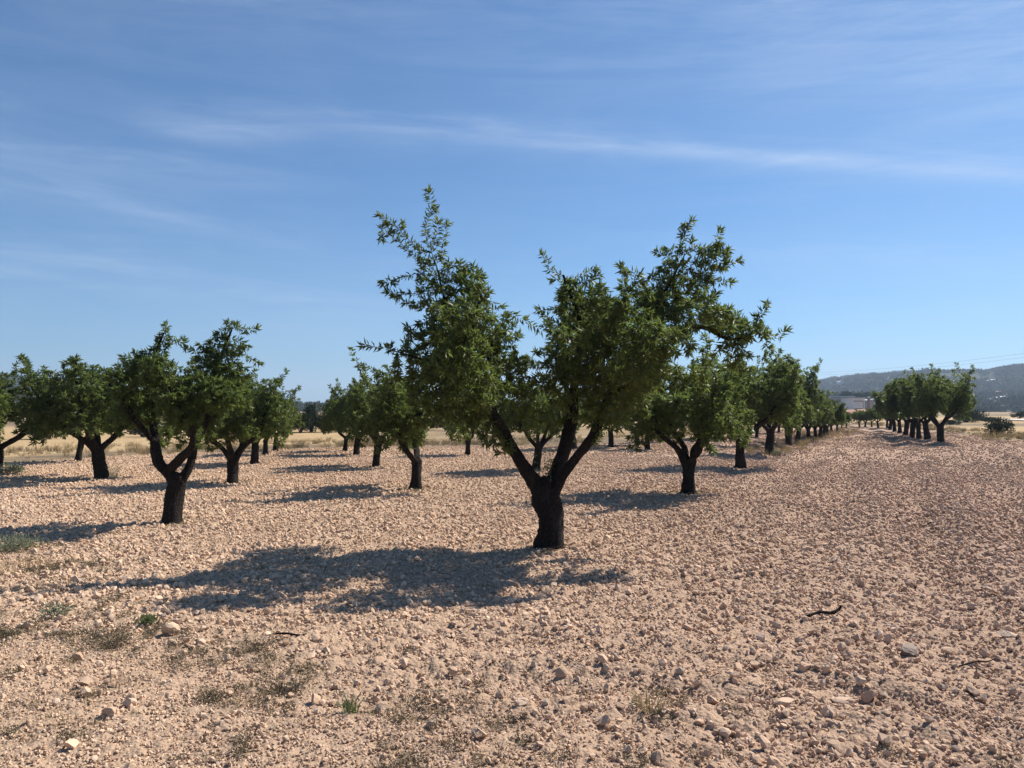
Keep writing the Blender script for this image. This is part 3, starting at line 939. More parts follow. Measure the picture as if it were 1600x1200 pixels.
def LQ(px, py, dy, r): return [*L4(px, py, dy), r * K2]


def C2(x1, y1, x2, y2, r, dy=0.0, w_=1.0): return (L4(x1, y1, dy), L4(x2, y2, dy), r * K2, w_)


t2 = [LQ(268, 826, 0, 18), LQ(268, 812, 0, 16), LQ(272, 785, 0, 14), LQ(275, 760, 0, 12.5), LQ(276, 748, 0, 12), LQ(275, 740, 0, 8)]
l2 = [
    [LQ(273, 752, 0, 10), LQ(262, 738, 0.0, 8.5), LQ(247, 722, 0.0, 8), LQ(243, 695, 0.05, 7), LQ(238, 660, 0.1, 5.5), LQ(232, 610, 0.15, 4), LQ(240, 560, 0.15, 2.5), LQ(256, 520, 0.15, 1.3)],
    [LQ(262, 738, 0, 7), LQ(280, 718, -0.15, 6.5), LQ(298, 700, -0.25, 5.5), LQ(300, 670, -0.35, 4.5), LQ(275, 630, -0.5, 3), LQ(262, 595, -0.5, 2)],
    [LQ(278, 754, 0, 8.5), LQ(293, 735, 0.05, 7), LQ(301, 712, 0.1, 6.5), LQ(303, 695, 0.15, 6), LQ(322, 660, 0.2, 5), LQ(335, 610, 0.2, 4), LQ(345, 560, 0.2, 2.5), LQ(362, 515, 0.2, 1.3)],
    [LQ(240, 690, 0, 5), LQ(215, 660, -0.1, 4), LQ(190, 625, -0.2, 3), LQ(170, 600, -0.2, 2)],
]
c2 = [
    C2(240, 600, 256, 545, 13, 0.15, 1.5), C2(250, 540, 244, 520, 5, 0.2, 2), C2(257, 545, 261, 508, 10, 0.15, 3.0), C2(225, 552, 245, 548, 14, 0.15), C2(205, 575, 235, 580, 28, 0.1), C2(185, 600, 200, 610, 26, -0.2), C2(235, 620, 260, 610, 34, 0.3),
    C2(232, 590, 250, 570, 24, -0.4), C2(190, 640, 230, 640, 26, 0.0), C2(170, 665, 190, 670, 14, -0.2), C2(240, 670, 250, 680, 22, 0.5), C2(270, 620, 290, 640, 34, -0.4), C2(262, 600, 280, 600, 26, 0.4),
    C2(325, 560, 340, 540, 24, 0.2), C2(300, 545, 290, 530, 8, 0.1, 2), C2(350, 525, 362, 502, 9, 0.2, 1.8), C2(378, 522, 404, 514, 6, 0.2, 2.4), C2(360, 545, 380, 550, 18, 0.2), C2(390, 562, 412, 572, 6, 0.2, 2.2),
    C2(340, 580, 365, 590, 30, 0.1), C2(320, 610, 350, 620, 32, -0.3), C2(330, 640, 320, 660, 26, 0.4), C2(300, 650, 310, 690, 14, -0.2), C2(365, 610, 375, 630, 22, 0.5), C2(300, 590, 310, 600, 20, 0.5),
]
mid = make_tree(l2, t2, c2, 4600, np.random.default_rng(23), step=0.058, kill=0.078, reach=1.2, leafL=(0.06, 0.105), leafW=0.21, per=8, tipn=12)
place_tree(mid, b2, 'almond tree with a thick dark trunk and two tall leafy prongs, left of the biggest', GROUP)
print('tree 2 leaves', mid['n'])


# ------------------------------------------------------------------ the other orchard trees
def generic(seed, nl=3, spread=1.0, h=2.8, crotch=0.85, lean=0.1, nshoot=7, n_attr=4600, leafscale=1.0, per=8, tall=0.0, kill=0.09):
    r = np.random.default_rng(seed)
    lx, ly = r.normal(0, lean * 0.25, 2)
    tr = [[0, 0, -0.10, 0.135], [0, 0, 0.03, 0.115], [lx * 0.3, ly * 0.3, crotch * 0.4, 0.095], [lx * 0.8, ly * 0.8, crotch * 0.8, 0.092], [lx, ly, crotch - 0.02, 0.080], [lx, ly, crotch + 0.05, 0.035]]
    limbs, caps = [], []
    a0 = r.uniform(0, 6.28)
    for k in range(nl):
        a = a0 + k * 2 * math.pi / nl + r.normal(0, 0.25)
        ca, sa = math.cos(a), math.sin(a)
        e = spread * r.uniform(0.75, 1.25)
        hh = h * r.uniform(0.78, 1.0)
        q = [[lx * 0.85, ly * 0.85, crotch - 0.22, 0.062], [lx + ca * 0.07, ly + sa * 0.07, crotch - 0.03, 0.058]]
        for (rr, zz, rad) in ((0.26, 0.11, 0.050), (0.47, 0.27, 0.040), (0.63, 0.45, 0.030), (0.80, 0.66, 0.017), (0.88, 0.84, 0.007)):
            z = crotch + (hh - crotch) * zz
            q.append([lx + ca * rr * e + r.normal(0, 0.04), ly + sa * rr * e + r.normal(0, 0.04), z, rad])
        limbs.append(list(q))
        Q = np.array(q)[:, :3]
        rad = 0.31 * spread
        Q = Q[1:]; q = q[1:]
        caps.append((Q[2] + [ca * .1, sa * .1, 0.1], Q[4], rad, 1.0))
        caps.append((Q[3], Q[5], rad * 0.72, 1.0))
        caps.append((Q[4] + [ca * 0.12, sa * 0.12, -0.25], Q[3] + [ca * 0.3, sa * 0.3, -0.2], rad * 0.75, 1.0))
        b = a + math.pi / nl
        mid_ = np.array([lx + math.cos(b) * 0.62 * e, ly + math.sin(b) * 0.62 * e, crotch + (hh - crotch) * r.uniform(0.42, 0.6)])
        caps.append((Q[3], mid_, rad * 0.8, 1.0))
        # side limb
        s = [list(q[3]), [*(0.5 * (Q[3] + mid_)), 0.022], [*mid_, 0.012]]
        s[0][3] = 0.034
        limbs.append(s)
        # drooping skirt
        caps.append((Q[3] + [ca * 0.22, sa * 0.22, -0.22], Q[3] + [ca * 0.30, sa * 0.30, -0.50], rad * 0.60, 0.9))
        caps.append((mid_ + [0, 0, -0.10], mid_ + [math.cos(b) * 0.2, math.sin(b) * 0.2, -0.42], rad * 0.62, 0.9))
        caps.append((Q[1] + [0, 0, 0.25], Q[2] + [0, 0, 0.1], rad * 0.6, 0.5))
    for k in range(nshoot * 2):
        a = r.uniform(0, 6.28); e = spread * r.uniform(0.25, 1.05)
        s = np.array([lx + math.cos(a) * e, ly + math.sin(a) * e, h * (r.uniform(0.72, 0.86) if k % 3 else r.uniform(0.45, 0.75))])
        t = s + np.array([math.cos(a) * r.uniform(0.05, 0.3), math.sin(a) * r.uniform(0.05, 0.3), r.uniform(0.15, 0.40) + tall * r.random()])
        caps.append((s, t, 0.06, 3.0))
    caps.append((np.array([lx, ly, crotch + (h - crotch) * 0.42]), np.array([lx, ly, crotch + (h - crotch) * 0.7]), 0.34 * spread, 0.8))
    return make_tree(limbs, tr, caps, n_attr, r, step=0.07, kill=kill, reach=1.4, leafL=(0.065 * leafscale, 0.105 * leafscale), leafW=0.26, per=per, tipn=10)


variants = [generic(101, 3, 1.0, 2.55, 0.62), generic(102, 4, 1.05, 2.6, 0.66, 0.14, 9), generic(103, 3, 1.1, 2.5, 0.72, 0.25, 6),
            generic(104, 4, 0.95, 2.7, 0.60, 0.08, 10, tall=0.4), generic(105, 3, 1.05, 2.5, 0.68, 0.3, 6), generic(106, 2, 1.1, 2.6, 0.58, 0.15, 9, tall=0.2)]
far_variants = [generic(201, 3, 1.0, 2.6, 0.68, 0.15, 6, 1700, 1.5, 8, kill=0.11), generic(202, 4, 1.05, 2.6, 0.64, 0.2, 7, 1700, 1.5, 8, kill=0.11), generic(203, 3, 1.1, 2.6, 0.70, 0.2, 8, 1700, 1.5, 8, 0.3, kill=0.11)]
print('variants', [(v['n'], round(v['h'], 2)) for v in variants], [(v['n'], round(v['h'], 2)) for v in far_variants])
first = {}


def orchard_tree(px, py, top, var, label, far=False, rz=None, group=GROUP, wide=None):
    p = G(px, py)
    h = HC + (640 - top) * p.y / F - p.z
    vs = far_variants if far else variants
    m = vs[var % len(vs)]
    s = h / m['h']
    key = (far, var % len(vs))
    if rz is None: rz = rng.uniform(0, 6.28)
    if key not in first:
        o = place_tree(m, p, label, group, rz, s); first[key] = o
    else: o = copy_tree(first[key], p, label, group, rz, s)
    if wide: o.scale = (s * wide, s * wide, s)
    return o


near_list = [
    (-6, 742, 562, 0, 'almond tree cut by the left edge, only a sliver of its trunk showing', False, None, GROUP, 1.2),
    (158, 749, 552, 1, 'low-forked leaning almond tree left of the two-pronged one', False, None, GROUP, 1.2),
    (122, 721, 600, 2, 'small upright trunk of an almond tree seen against the straw field behind the leaning tree'),
    (363, 756, 560, 3, 'almond tree with a straight slim trunk just right of the two-pronged tree', False, None, GROUP, 1.2),
    (398, 725, 585, 4, 'almond tree with a trunk leaning right, behind and right of the slim straight one'),
    (415, 711, 600, 5, 'almond tree whose short trunk shows just right of the trunk leaning right'),
    (430, 705, 612, 2, 'last and lowest almond crown of the left group, ending where the straw field opens'),
    (539, 705, 618, 0, 'almond tree farthest left of the row behind the biggest tree, beside the open straw field'),
    (557, 711, 588, 4, 'almond tree with a bent trunk, close right of the tree by the open straw field'),
    (587, 730, 582, 1, 'almond tree with a straight trunk between the bent-trunk tree and the V-forked tree'),
    (649, 765, 545, 5, 'almond tree forking into a wide V under the left half of the biggest crown', False, 0.4, GROUP, 1.1),
    (731, 712, 600, 3, 'slim distant almond tree seen between the V-forked tree and the biggest trunk'),
    (838, 735, 585, 1, 'almond tree directly behind the fork of the biggest tree'),
    (898, 702, 600, 2, 'almond tree far behind, its trunk between the middle and right limbs of the biggest tree'),
    (955, 699, 600, 4, 'almond tree with a thin trunk leaning left, right of the biggest tree'),
    (996, 696, 605, 0, 'almond tree with a thin upright trunk right of the left-leaning thin one'),
    (1012, 703, 596, 5, 'almond tree with a Y-shaped trunk seen left of the stout-trunked tree'),
    (1031, 691, 605, 3, 'thin almond trunk half hidden by the low left limb of the stout-trunked tree'),
    (1076, 772, 528, 3, 'stout-trunked almond tree with several limbs, second in the biggest tree\'s row', False, 0.6, GROUP, 1.18),
    (1157, 732, 545, 1, 'third almond tree in the biggest tree\'s row, forked trunk and low leafy skirt'),
    (1202, 710, 560, 0, 'fourth almond tree in the row of the biggest tree, single curved trunk'),
    (1232, 696, 550, 3, 'fifth almond tree in the biggest tree\'s row, tall with loose shoots'),
]
for a in near_list: orchard_tree(*a)
far_row = [(1246, 694, 602), (1264, 689, 606), (1274, 687.5, 611), (1281, 685.5, 616), (1287, 683, 621), (1293, 681, 625), (1300, 677.5, 630), (1308, 674.5, 635), (1315, 671.5, 640), (1322, 669, 643)]
ordn = ['sixth', 'seventh', 'eighth', 'ninth', 'tenth', 'eleventh', 'twelfth', 'thirteenth', 'fourteenth', 'fifteenth']
for k, (px, py, top) in enumerate(far_row):
    orchard_tree(px, py, top, k, ordn[k] + ' almond tree back in the row that starts with the biggest tree', True, wide=0.95)
inner = [(1182, 683, 618), (1208, 678, 620), (1217, 676, 622), (1130, 686, 612), (1095, 688, 612)]
inl = ['thin almond trunk seen between the third and fourth trees of the big row', 'distant almond tree seen left of the fifth tree of the big row',
       'distant almond tree seen just behind the fifth tree of the big row', 'distant almond tree seen just left of the third tree of the big row',
       'distant almond tree seen right behind the stout-trunked second tree of the big row']
for k, (px, py, top) in enumerate(inner): orchard_tree(px, py, top, k + 1, inl[k], True)
right_row = [(1470, 691, 568), (1449, 687.5, 582), (1436, 686, 584), (1425, 684, 587), (1415, 680, 592), (1406, 677, 599), (1398, 674, 604), (1391, 671, 612), (1386, 669, 622)]
o2 = ['first', 'second', 'third', 'fourth', 'fifth', 'sixth', 'seventh', 'eighth', 'ninth']
for k, (px, py, top) in enumerate(right_row):
    lab = ('nearest and tallest almond tree of the separate right-hand row, shoots rising above the hill' if k == 0 else o2[k] + ' almond tree back in the separate row at the right')
    orchard_tree(px, py, top, (3, 3, 5, 0, 4, 2, 0, 1, 2)[k], lab, k > 0, wide=1.12 if k == 0 else 1.0)
for k, (px, py, top) in enumerate([(1343, 667.5, 640), (1352, 667, 637), (1362, 667, 636), (1372, 668, 634)]):
    orchard_tree(px, py, top, k, ('small dark tree closing the far end of the open aisle, leftmost of the four', 'second small dark tree from the left closing the far end of the aisle',
                 'third small dark tree from the left closing the far end of the aisle', 'small dark tree where the aisle meets the right row')[k], True, wide=1.1)


# ------------------------------------------------------------------ shrubs, grasses, weeds
def bush_mesh(name, seed, w_, d_, h_, n, leafL, mat, lumps=7, stem=True, wid=0.35, upward=0.0):
    r = np.random.default_rng(seed)
    lc = np.stack([r.uniform(-0.32, 0.32, lumps) * w_, r.uniform(-0.32, 0.32, lumps) * d_, r.uniform(0.25, 0.68, lumps) * h_], -1)
    lr = r.uniform(0.18, 0.34, lumps)
    k = r.integers(0, lumps, n)
    dd = norm(r.normal(size=(n, 3)))
    rr = r.random(n)[:, None] ** 0.35
    ax = np.array([w_, d_, h_])
    b = lc[k] + dd * rr * lr[k][:, None] * ax
    b[:, 2] = np.maximum(b[:, 2], 0.02)
    dirs = norm(dd + r.normal(scale=0.5, size=(n, 3)) + [0, 0, upward])
    L = leafL * r.uniform(0.6, 1.3, n)
    v, t = leaf_geo(b, dirs, L, L * wid, r)
    q = None
    vs = [v]; qs = []; off = len(v)
    if stem:
        for i in range(lumps):
            p = np.array([[lc[i, 0] * .1, lc[i, 1] * .1, -0.05], lc[i] * [0.5, 0.5, 0.5], lc[i]])
            tv, _, tq = tube(p, [0.05 * h_ * 0.6, 0.03 * h_ * 0.6, 0.012 * h_], 5, 0.05, r, cap=False)
            vs.append(tv); qs.append(tq + off); off += len(tv)
        q = np.vstack(qs)
    return mk_mesh(name, np.vstack(vs), t, q, (M[mat], M['twig']), tri_mat=0, quad_mat=1)


def blades(seed, n, h_, spread, wbl, mat, lean=0.5, name='grass'):
    r = np.random.default_rng(seed)
    a = r.uniform(0, 6.28, n); q = r.random(n) ** 0.5 * spread * 0.35
    b = np.stack([np.cos(a) * q, np.sin(a) * q, np.full(n, -0.01)], -1)
    a2 = a + r.normal(0, 0.7, n)
    out = np.stack([np.cos(a2), np.sin(a2), np.zeros(n)], -1) * (r.random(n) * lean)[:, None]
    H = h_ * r.uniform(0.45, 1.0, n)[:, None]
    m1 = b + (out * 0.35 + [0, 0, 0.55]) * H
    tp = b + (out * 1.15 + [0, 0, 1.0 - 0.15 * lean]) * H
    s = norm(np.cross(out + [0.01, 0, 0.3], r.normal(size=(n, 3)))) * wbl
    v = np.stack([b - s, b + s, m1 - s * 0.7, m1 + s * 0.7, tp], 1).reshape(-1, 3)
    k = np.arange(n)[:, None] * 5
    t = np.stack([k + [0, 1, 3], k + [0, 3, 2], k + [2, 3, 4]], 1).reshape(-1, 3)
    return mk_mesh(name, v, t, None, (M[mat],))


def src(name, me): return bpy.data.objects.new(name, me)


# dry weeds of the headland
wsrc = [src('weed', bush_mesh('weed', 301 + k, 0.16, 0.16, 0.055, 150, 0.016, 'deadweed', 6, False, 0.25, 0.3)) for k in range(3)]
wsrc += [src('weed', blades(311 + k, 26, 0.085, 0.12, 0.0012, 'deadweed', 1.1)) for k in range(2)]
wsrc += [src('weed', blades(315, 20, 0.09, 0.10, 0.0013, 'straw', 1.2))]
x, y, r = wedge_points(36000, 2.3, 11, rng, power=1.6)
ok = rng.random(len(x)) < weed_mask(x, y) * 0.42
x, y = x[ok], y[ok]; m = len(x)
xs, ys = [x], [y]
for (px, py) in [(858, 857), (268, 818), (649, 765), (1076, 772), (363, 756), (158, 749), (587, 730), (1157, 732)]:
    g = G(px, py); k = 26
    a = rng.uniform(0, 6.28, k); rr = 0.16 + 0.5 * rng.random(k) ** 1.6
    xs.append(g.x + np.cos(a) * rr); ys.append(g.y + np.sin(a) * rr)
x = np.concatenate(xs); y = np.concatenate(ys); m = len(x)
s = rng.uniform(0.45, 1.15, m)
scatter('dry_weeds', np.stack([x, y, hbase(x, y) + 0.008], -1), np.stack([0 * x, 0 * x, rng.uniform(0, 6.28, m)], -1), np.stack([s, s, s * rng.uniform(0.7, 1.2, m)], -1),
        rng.integers(0, 6, m), wsrc, 'low dry grey-brown weeds growing on the near headland')

# straw coloured grass at the plot's far edge and under the rows
gsrc = [src('tuft', blades(331 + k, 46, 0.34, 0.30, 0.004, 'straw', 0.8)) for k in range(4)]
gsrc += [src('tuft', blades(341 + k, 40, 0.30, 0.34, 0.004, 'deadweed', 1.0)) for k in range(2)]
x, y, r = wedge_points(60000, 14, 95, rng, half=0.72, power=1.5)
e = soil_edge(x, y)
strip = np.clip((y - e + 0.6) / 1.0, 0, 1) * np.clip((e * 1.25 + 2 - y) / 4, 0, 1)
pxx = 800 + F * x / y; pyy = 640 + 1186 * HC / y
aisle = np.clip((pyy - 668) / 6, 0, 1) * np.clip((712 - pyy) / 8, 0, 1) * np.clip(1 - np.abs(pxx - (1255 + (690 - pyy) * 3.2)) / 60, 0, 1) * 0.8
nn = fbm(x / 2.2, y / 2.2, 99, 3)
p = np.maximum(strip * np.clip((nn - 0.35) * 4, 0, 1), aisle)
ok = rng.random(len(x)) < p * 0.42
x, y = x[ok], y[ok]; m = len(x); s = rng.uniform(0.5, 1.3, m)
vid = np.where(rng.random(m) < 0.62, rng.integers(0, 4, m), rng.integers(4, 6, m))
scatter('dry_grass', np.stack([x, y, hbase(x, y)], -1), np.stack([0 * x, 0 * x, rng.uniform(0, 6.28, m)], -1), np.stack([s, s, s], -1), vid, gsrc,
        'straw coloured dry grass growing along the far edge of the ploughed plot')


def plant(name, me, px, py, label, cat, group=None, sc=1.0, dz=0.0):
    p = G(px, py)
    o = link_mesh(name, me, None, (p.x, p.y, p.z + dz)); o.scale = (sc, sc, sc)
    return tag(o, label, cat, group)


plant('sage_bush', bush_mesh('sage_bush', 401, 0.62, 0.5, 0.20, 1500, 0.03, 'greyleaf', 9, True, 0.3, 0.5), 18, 862, 'low grey-green bush at the left edge beside a tree shadow', 'bush')
plant('straw_tuft', blades(402, 240, 0.22, 0.9, 0.002, 'straw', 1.0, 'straw_tuft'), 28, 893, 'tuft of golden dry grass just below the grey-green bush', 'grass tuft')
plant('brown_tuft', blades(403, 260, 0.12, 0.8, 0.002, 'deadweed', 1.2, 'brown_tuft'), 105, 917, 'low tuft of brown dead grass right of the golden dry tuft', 'grass tuft')
plant('sprout', blades(404, 34, 0.15, 0.10, 0.0045, 'sprout', 0.7, 'sprout'), 547, 1117, 'small upright green sprout alone on the near stony ground', 'plant')
plant('green_weed', bush_mesh('green_weed', 405, 0.20, 0.2, 0.10, 240, 0.03, 'sprout', 6, True, 0.3, 0.6), 228, 978, 'small bright green weed in the shadow tip of the biggest tree', 'plant')
plant('leafy_weed', bush_mesh('leafy_weed', 406, 0.26, 0.2, 0.12, 260, 0.03, 'greyleaf', 6, True, 0.3, 0.6), 82, 965, 'pale green weed left of the shadow tip, among dry stalks', 'plant')
plant('yellow_weed', blades(407, 60, 0.15, 0.24, 0.0035, 'straw', 1.1, 'yellow_weed'), 1018, 1110, 'dry yellow weed with bent stalks on the wheel band', 'plant')
plant('thyme_clump', bush_mesh('thyme_clump', 408, 0.34, 0.2, 0.10, 900, 0.014, 'deadweed', 9, True, 0.3, 0.3), 175, 1015, 'dark brown thyme-like clump below the green weed', 'plant')
plant('grey_weed', bush_mesh('grey_weed', 409, 0.24, 0.2, 0.07, 500, 0.012, 'deadweed', 7, True, 0.3, 0.3), 1045, 1130, 'dark grey creeping weed in front of the dry yellow weed', 'plant')
plant('field_bush', bush_mesh('field_bush', 410, 1.7, 1.2, 1.1, 1500, 0.14, 'evergreen', 8, True, 0.4, 0.4), 1556, 681, 'round dark bush with pale stalks in the straw field at the right', 'bush')
plant('pale_bush', blades(411, 90, 0.75, 1.3, 0.008, 'straw', 0.8, 'pale_bush'), 1549, 688, 'spray of pale grey stalks in front of the round dark bush', 'bush')
plant('edge_bush', bush_mesh('edge_bush', 412, 0.7, 0.6, 0.30, 900, 0.06, 'greyleaf', 7, True, 0.3, 0.5), 18, 742, 'low olive-grey weed clump at the foot of the edge-cut almond tree', 'bush')
plant('trunk_weed', blades(413, 60, 0.45, 0.35, 0.004, 'greyleaf', 0.5, 'trunk_weed'), 176, 747, 'wispy pale stalks growing right of the leaning trunk', 'plant')
plant('shade_weed', bush_mesh('shade_weed', 414, 0.45, 0.4, 0.25, 500, 0.05, 'greyleaf', 6, True, 0.3, 0.5), 1212, 712, 'low olive weed at the foot of the fourth tree in the big row', 'bush')
# young sucker shoot in the fork of the big tree
sk = np.random.default_rng(5)
sv, st_, off = [], [], 0
for k in range(5):
    p0 = L3(846 + 3 * k, 752, -0.02) ; p1 = L3(838 + 7 * k + sk.normal(0, 4), 690 + sk.uniform(-25, 30), -0.1 + 0.05 * k)
    n = 26; f = sk.random(n)[:, None]; d = norm(np.repeat((p1 - p0)[None], n, 0) * 0.8 + sk.normal(size=(n, 3)) * 0.35)
    v, t = leaf_geo(p0 + (p1 - p0) * f, d, sk.uniform(0.03, 0.06, n), np.full(n, 0.014), sk)
    sv.append(v); st_.append(t + off); off += len(v)
link_mesh('sucker_shoot', mk_mesh('sucker_shoot', np.vstack(sv), np.vstack(st_), None, (M['sprout'],)), big_tree)

# fallen stick and a second thin twig
def stick(pts, r, label, px, py):
    p = G(px, py)
    pp = smooth_path([[a[0], a[1], a[2], r * a[3]] for a in pts], 5)
    v, tr, q = tube(pp[:, :3], pp[:, 3], 7, 0.12, rng)
    o = link_mesh('stick', mk_mesh('stick', v, tr, q, (M['bark'],), smooth=True), None, (p.x, p.y, p.z + 0.035))
    tag(o, label, 'stick', 'fallen sticks in the foreground')


stick([(-0.16, -0.03, 0.0, .7), (-0.06, 0.0, 0.02, 1), (0.04, 0.01, 0.015, 1.1), (0.10, 0.03, 0.03, 0.9), (0.13, 0.04, 0.06, .6)], 0.011, 'dark crooked stick lying on the clods at the right', 1292, 968)
stick([(-0.13, 0.02, 0.0, .8), (-0.03, 0.0, 0.012, 1), (0.07, -0.01, 0.0, 1), (0.12, 0.0, 0.01, 0.6)], 0.006, 'thin dark twig lying below the middle of the long shadow', 452, 1000)
stick([(-0.16, -0.06, 0.0, .8), (-0.03, -0.01, 0.012, 1), (0.07, 0.03, 0.0, 1), (0.14, 0.06, 0.01, 0.6)], 0.005, 'long thin grey twig right of the biggest grey rock', 1530, 1045)

# ------------------------------------------------------------------ far trees and shrubs behind the plot
far_b = [bush_mesh('foliage', 501, 4.0, 3.0, 3.0, 5000, 0.20, 'evergreen', 10, True, 0.45), bush_mesh('foliage', 502, 3.0, 3.0, 2.6, 4000, 0.20, 'evergreen', 8, True, 0.45),
         bush_mesh('foliage', 503, 5.0, 3.5, 2.2, 5200, 0.20, 'evergreen', 12, True, 0.45)]


def shrub(px, py, toppy, var, label, Z=None, cat='tree', name='evergreen_tree', wpx=None, group='dark evergreens beyond the fields'):
    Zp = 1186 * HC / (py - 640) if Z is None else Z
    x = (px - 800) / F * Zp
    me = far_b[var % 3]
    hh = (3.0, 2.6, 2.2)[var % 3]; ww = (4.0, 3.0, 5.0)[var % 3]
    h = (py - toppy) / F * Zp
    o = link_mesh(name, me, None, (x, Zp, 0 if Z is None else HC - (py - 640) / F * Zp))
    s = h / hh; sx = s if wpx is None else wpx / F * Zp / ww
    o.scale = (sx, s, s); o.rotation_euler = (0, 0, rng.uniform(-0.3, 0.3))
    return tag(o, label, cat, group)


k = 0
for (px, py, top, wpx, lab) in [
    (470, 676, 640, 30, 'dark evergreen just right of the last left almond crown, at the field end'),
    (487, 675, 626, 26, 'tallest dark evergreen in the gap above the straw field'),
    (505, 675, 645, 34, 'low dark evergreen right of the tallest one, above the straw field'),
    (440, 676, 648, 40, 'low dark evergreen half hidden by the last left almond crown'),
    (530, 675, 648, 40, 'low dark evergreen behind the almond tree beside the open field'),
    (60, 686, 655, 60, 'dark hedge shrub behind the straw field, near the left edge'),
    (225, 683, 655, 60, 'dark hedge shrub behind the two-pronged almond tree'),
    (340, 680, 652, 60, 'dark hedge shrub behind the slim straight almond tree'),
    (610, 674, 650, 60, 'dark hedge shrub far behind the straight-trunked almond tree'),
    (700, 672, 648, 70, 'dark hedge shrub far behind the V-forked almond tree'),
    (790, 671, 645, 70, 'dark hedge shrub far behind the left limb of the biggest tree'),
    (875, 670, 648, 60, 'dark hedge shrub far behind the fork of the biggest tree'),
    (960, 669, 646, 60, 'dark hedge shrub far behind the thin left-leaning almond trunk'),
    (1040, 668, 645, 60, 'dark hedge shrub far behind the stout-trunked almond tree of the big row'),
    (1508, 660, 636, 52, 'wide dark bush right of the separate right row, above the straw field'),
    (1592, 654, 641, 26, 'dark round bush by the white track at the right edge'),
    (1485, 664, 655, 34, 'low dark scrub between the right row and the wide dark bush'),
    (1540, 659, 650, 40, 'low brown scrub touching the right side of the wide dark bush'),
    (1575, 667, 661, 16, 'small olive bush at the far side of the straw field, near the right edge'),
    (1330, 655, 646, 26, 'low dark bush at the foot of the red earth mound'),
    (1385, 655, 642, 40, 'dark bush behind the far end of the right row'),
]:
    shrub(px, py, top, k, lab, wpx=wpx); k += 1

# ------------------------------------------------------------------ hills
def hill_height(x, y):
    r = np.hypot(x, y); a = np.degrees(np.arctan2(x, y))
    px = 800 + F * np.tan(np.radians(np.clip(a, -75, 75)))
    ridge_px = np.array([-4000, -900, -300, 0, 60, 130, 300, 500, 700, 1000, 1180, 1265, 1300, 1350, 1400, 1450, 1540, 1570, 1600, 1700, 2000, 5000])
    ridge_py = np.array([560, 570, 580, 590, 598, 608, 622, 633, 634, 630, 615, 602, 594, 588, 585, 583, 582, 577, 573, 562, 540, 540])
    top = (640 - np.interp(px, ridge_px, ridge_py)) / F * 1700 * np.cos(np.radians(a)).clip(0.3)
    s = np.clip((r - 520) / 1180, 0, 1); s = s * s * (3 - 2 * s) * 0.75 + 0.25 * s
    fall = np.clip((3400 - r) / 1500, 0, 1)
    n = fbm(x / 260, y / 260, 5, 5) - 0.5
    n2 = fbm(x / 90, y / 90, 15, 3) - 0.5
    sp = np.sin(np.clip(s, 0, 1) * math.pi)
    return top * s * fall + (n * 34 + n2 * 8) * sp * np.clip(top / 70, 0.1, 1) - 1.5 * np.clip((540 - r) / 20, 0, 1)


def build_hills():
    rs = np.concatenate([np.linspace(505, 700, 14), np.linspace(715, 1900, 90), np.linspace(1950, 3500, 20)])
    az = np.radians(np.concatenate([np.arange(-50, 50, 0.22), np.arange(50, 311, 3.0)]))
    R, A = np.meshgrid(rs, az, indexing='ij')
    X = R * np.sin(A); Y = R * np.cos(A)
    Z = hill_height(X, Y)
    nr, na = R.shape
    i = np.arange(nr - 1)[:, None]; j = np.arange(na)[None, :]; j2 = (j + 1) % na
    q = np.stack([i * na + j, i * na + j2, (i + 1) * na + j2, (i + 1) * na + j], -1).reshape(-1, 4)
    m = bpy.data.materials.new('hill_cover'); nt, _, _ = nodes_of(m); t = NT(nt)
    g = t.add('ShaderNodeNewGeometry'); pos = g.outputs['Position']
    a = t.noise(pos, 0.012, 6, 0.65); b = t.noise(pos, 0.09, 5, 0.7)
    c = t.ramp(b.outputs[0], [(0.40, (0.026, 0.036, 0.022)), (0.60, (0.040, 0.048, 0.030)), (0.80, (0.070, 0.064, 0.045))])
    c = t.mix(t.mapr(a.outputs[0], 0.60, 0.72, 0, 0.12), c, (0.17, 0.13, 0.09))
    bp = t.add('ShaderNodeBump'); bp.inputs['Strength'].default_value = 1.0; bp.inputs['Distance'].default_value = 3.0
    t.link(b.outputs[0], bp.inputs['Height'])
    finish(t, principled(t, c, 0.95, bp.outputs[0], 0.1).outputs[0])
    me = mk_mesh('hills', np.stack([X, Y, Z], -1).reshape(-1, 3), None, q, (m,), smooth=True)
    o = link_mesh('hills', me); tag(o, 'long low hills covered in dark scrub along the horizon', kind='structure')


build_hills()
hs = [src('clump', bush_mesh('clump', 601 + k, 9, 9, 5.5, 110, 2.6, 'hillscrub', 5, False, 0.7)) for k in range(3)]
n = 16000
a = rng.uniform(-0.68, 0.68, n); r = 520 + 1400 * rng.random(n) ** 0.9
x = r * np.sin(a); y = r * np.cos(a)
ok = (fbm(x / 120, y / 120, 55, 4) > 0.36) & (rng.random(n) < 0.85)
x, y = x[ok], y[ok]; m = len(x); z = hill_height(x, y); s = rng.uniform(0.5, 1.2, m)
scatter('hill_woodland', np.stack([x, y, z - 0.3], -1), np.stack([0 * x, 0 * x, rng.uniform(0, 6.28, m)], -1), np.stack([s, s, s * rng.uniform(0.8, 1.2, m)], -1), rng.integers(0, 3, m), hs,
        'dark scrub and pines covering the far hillsides')

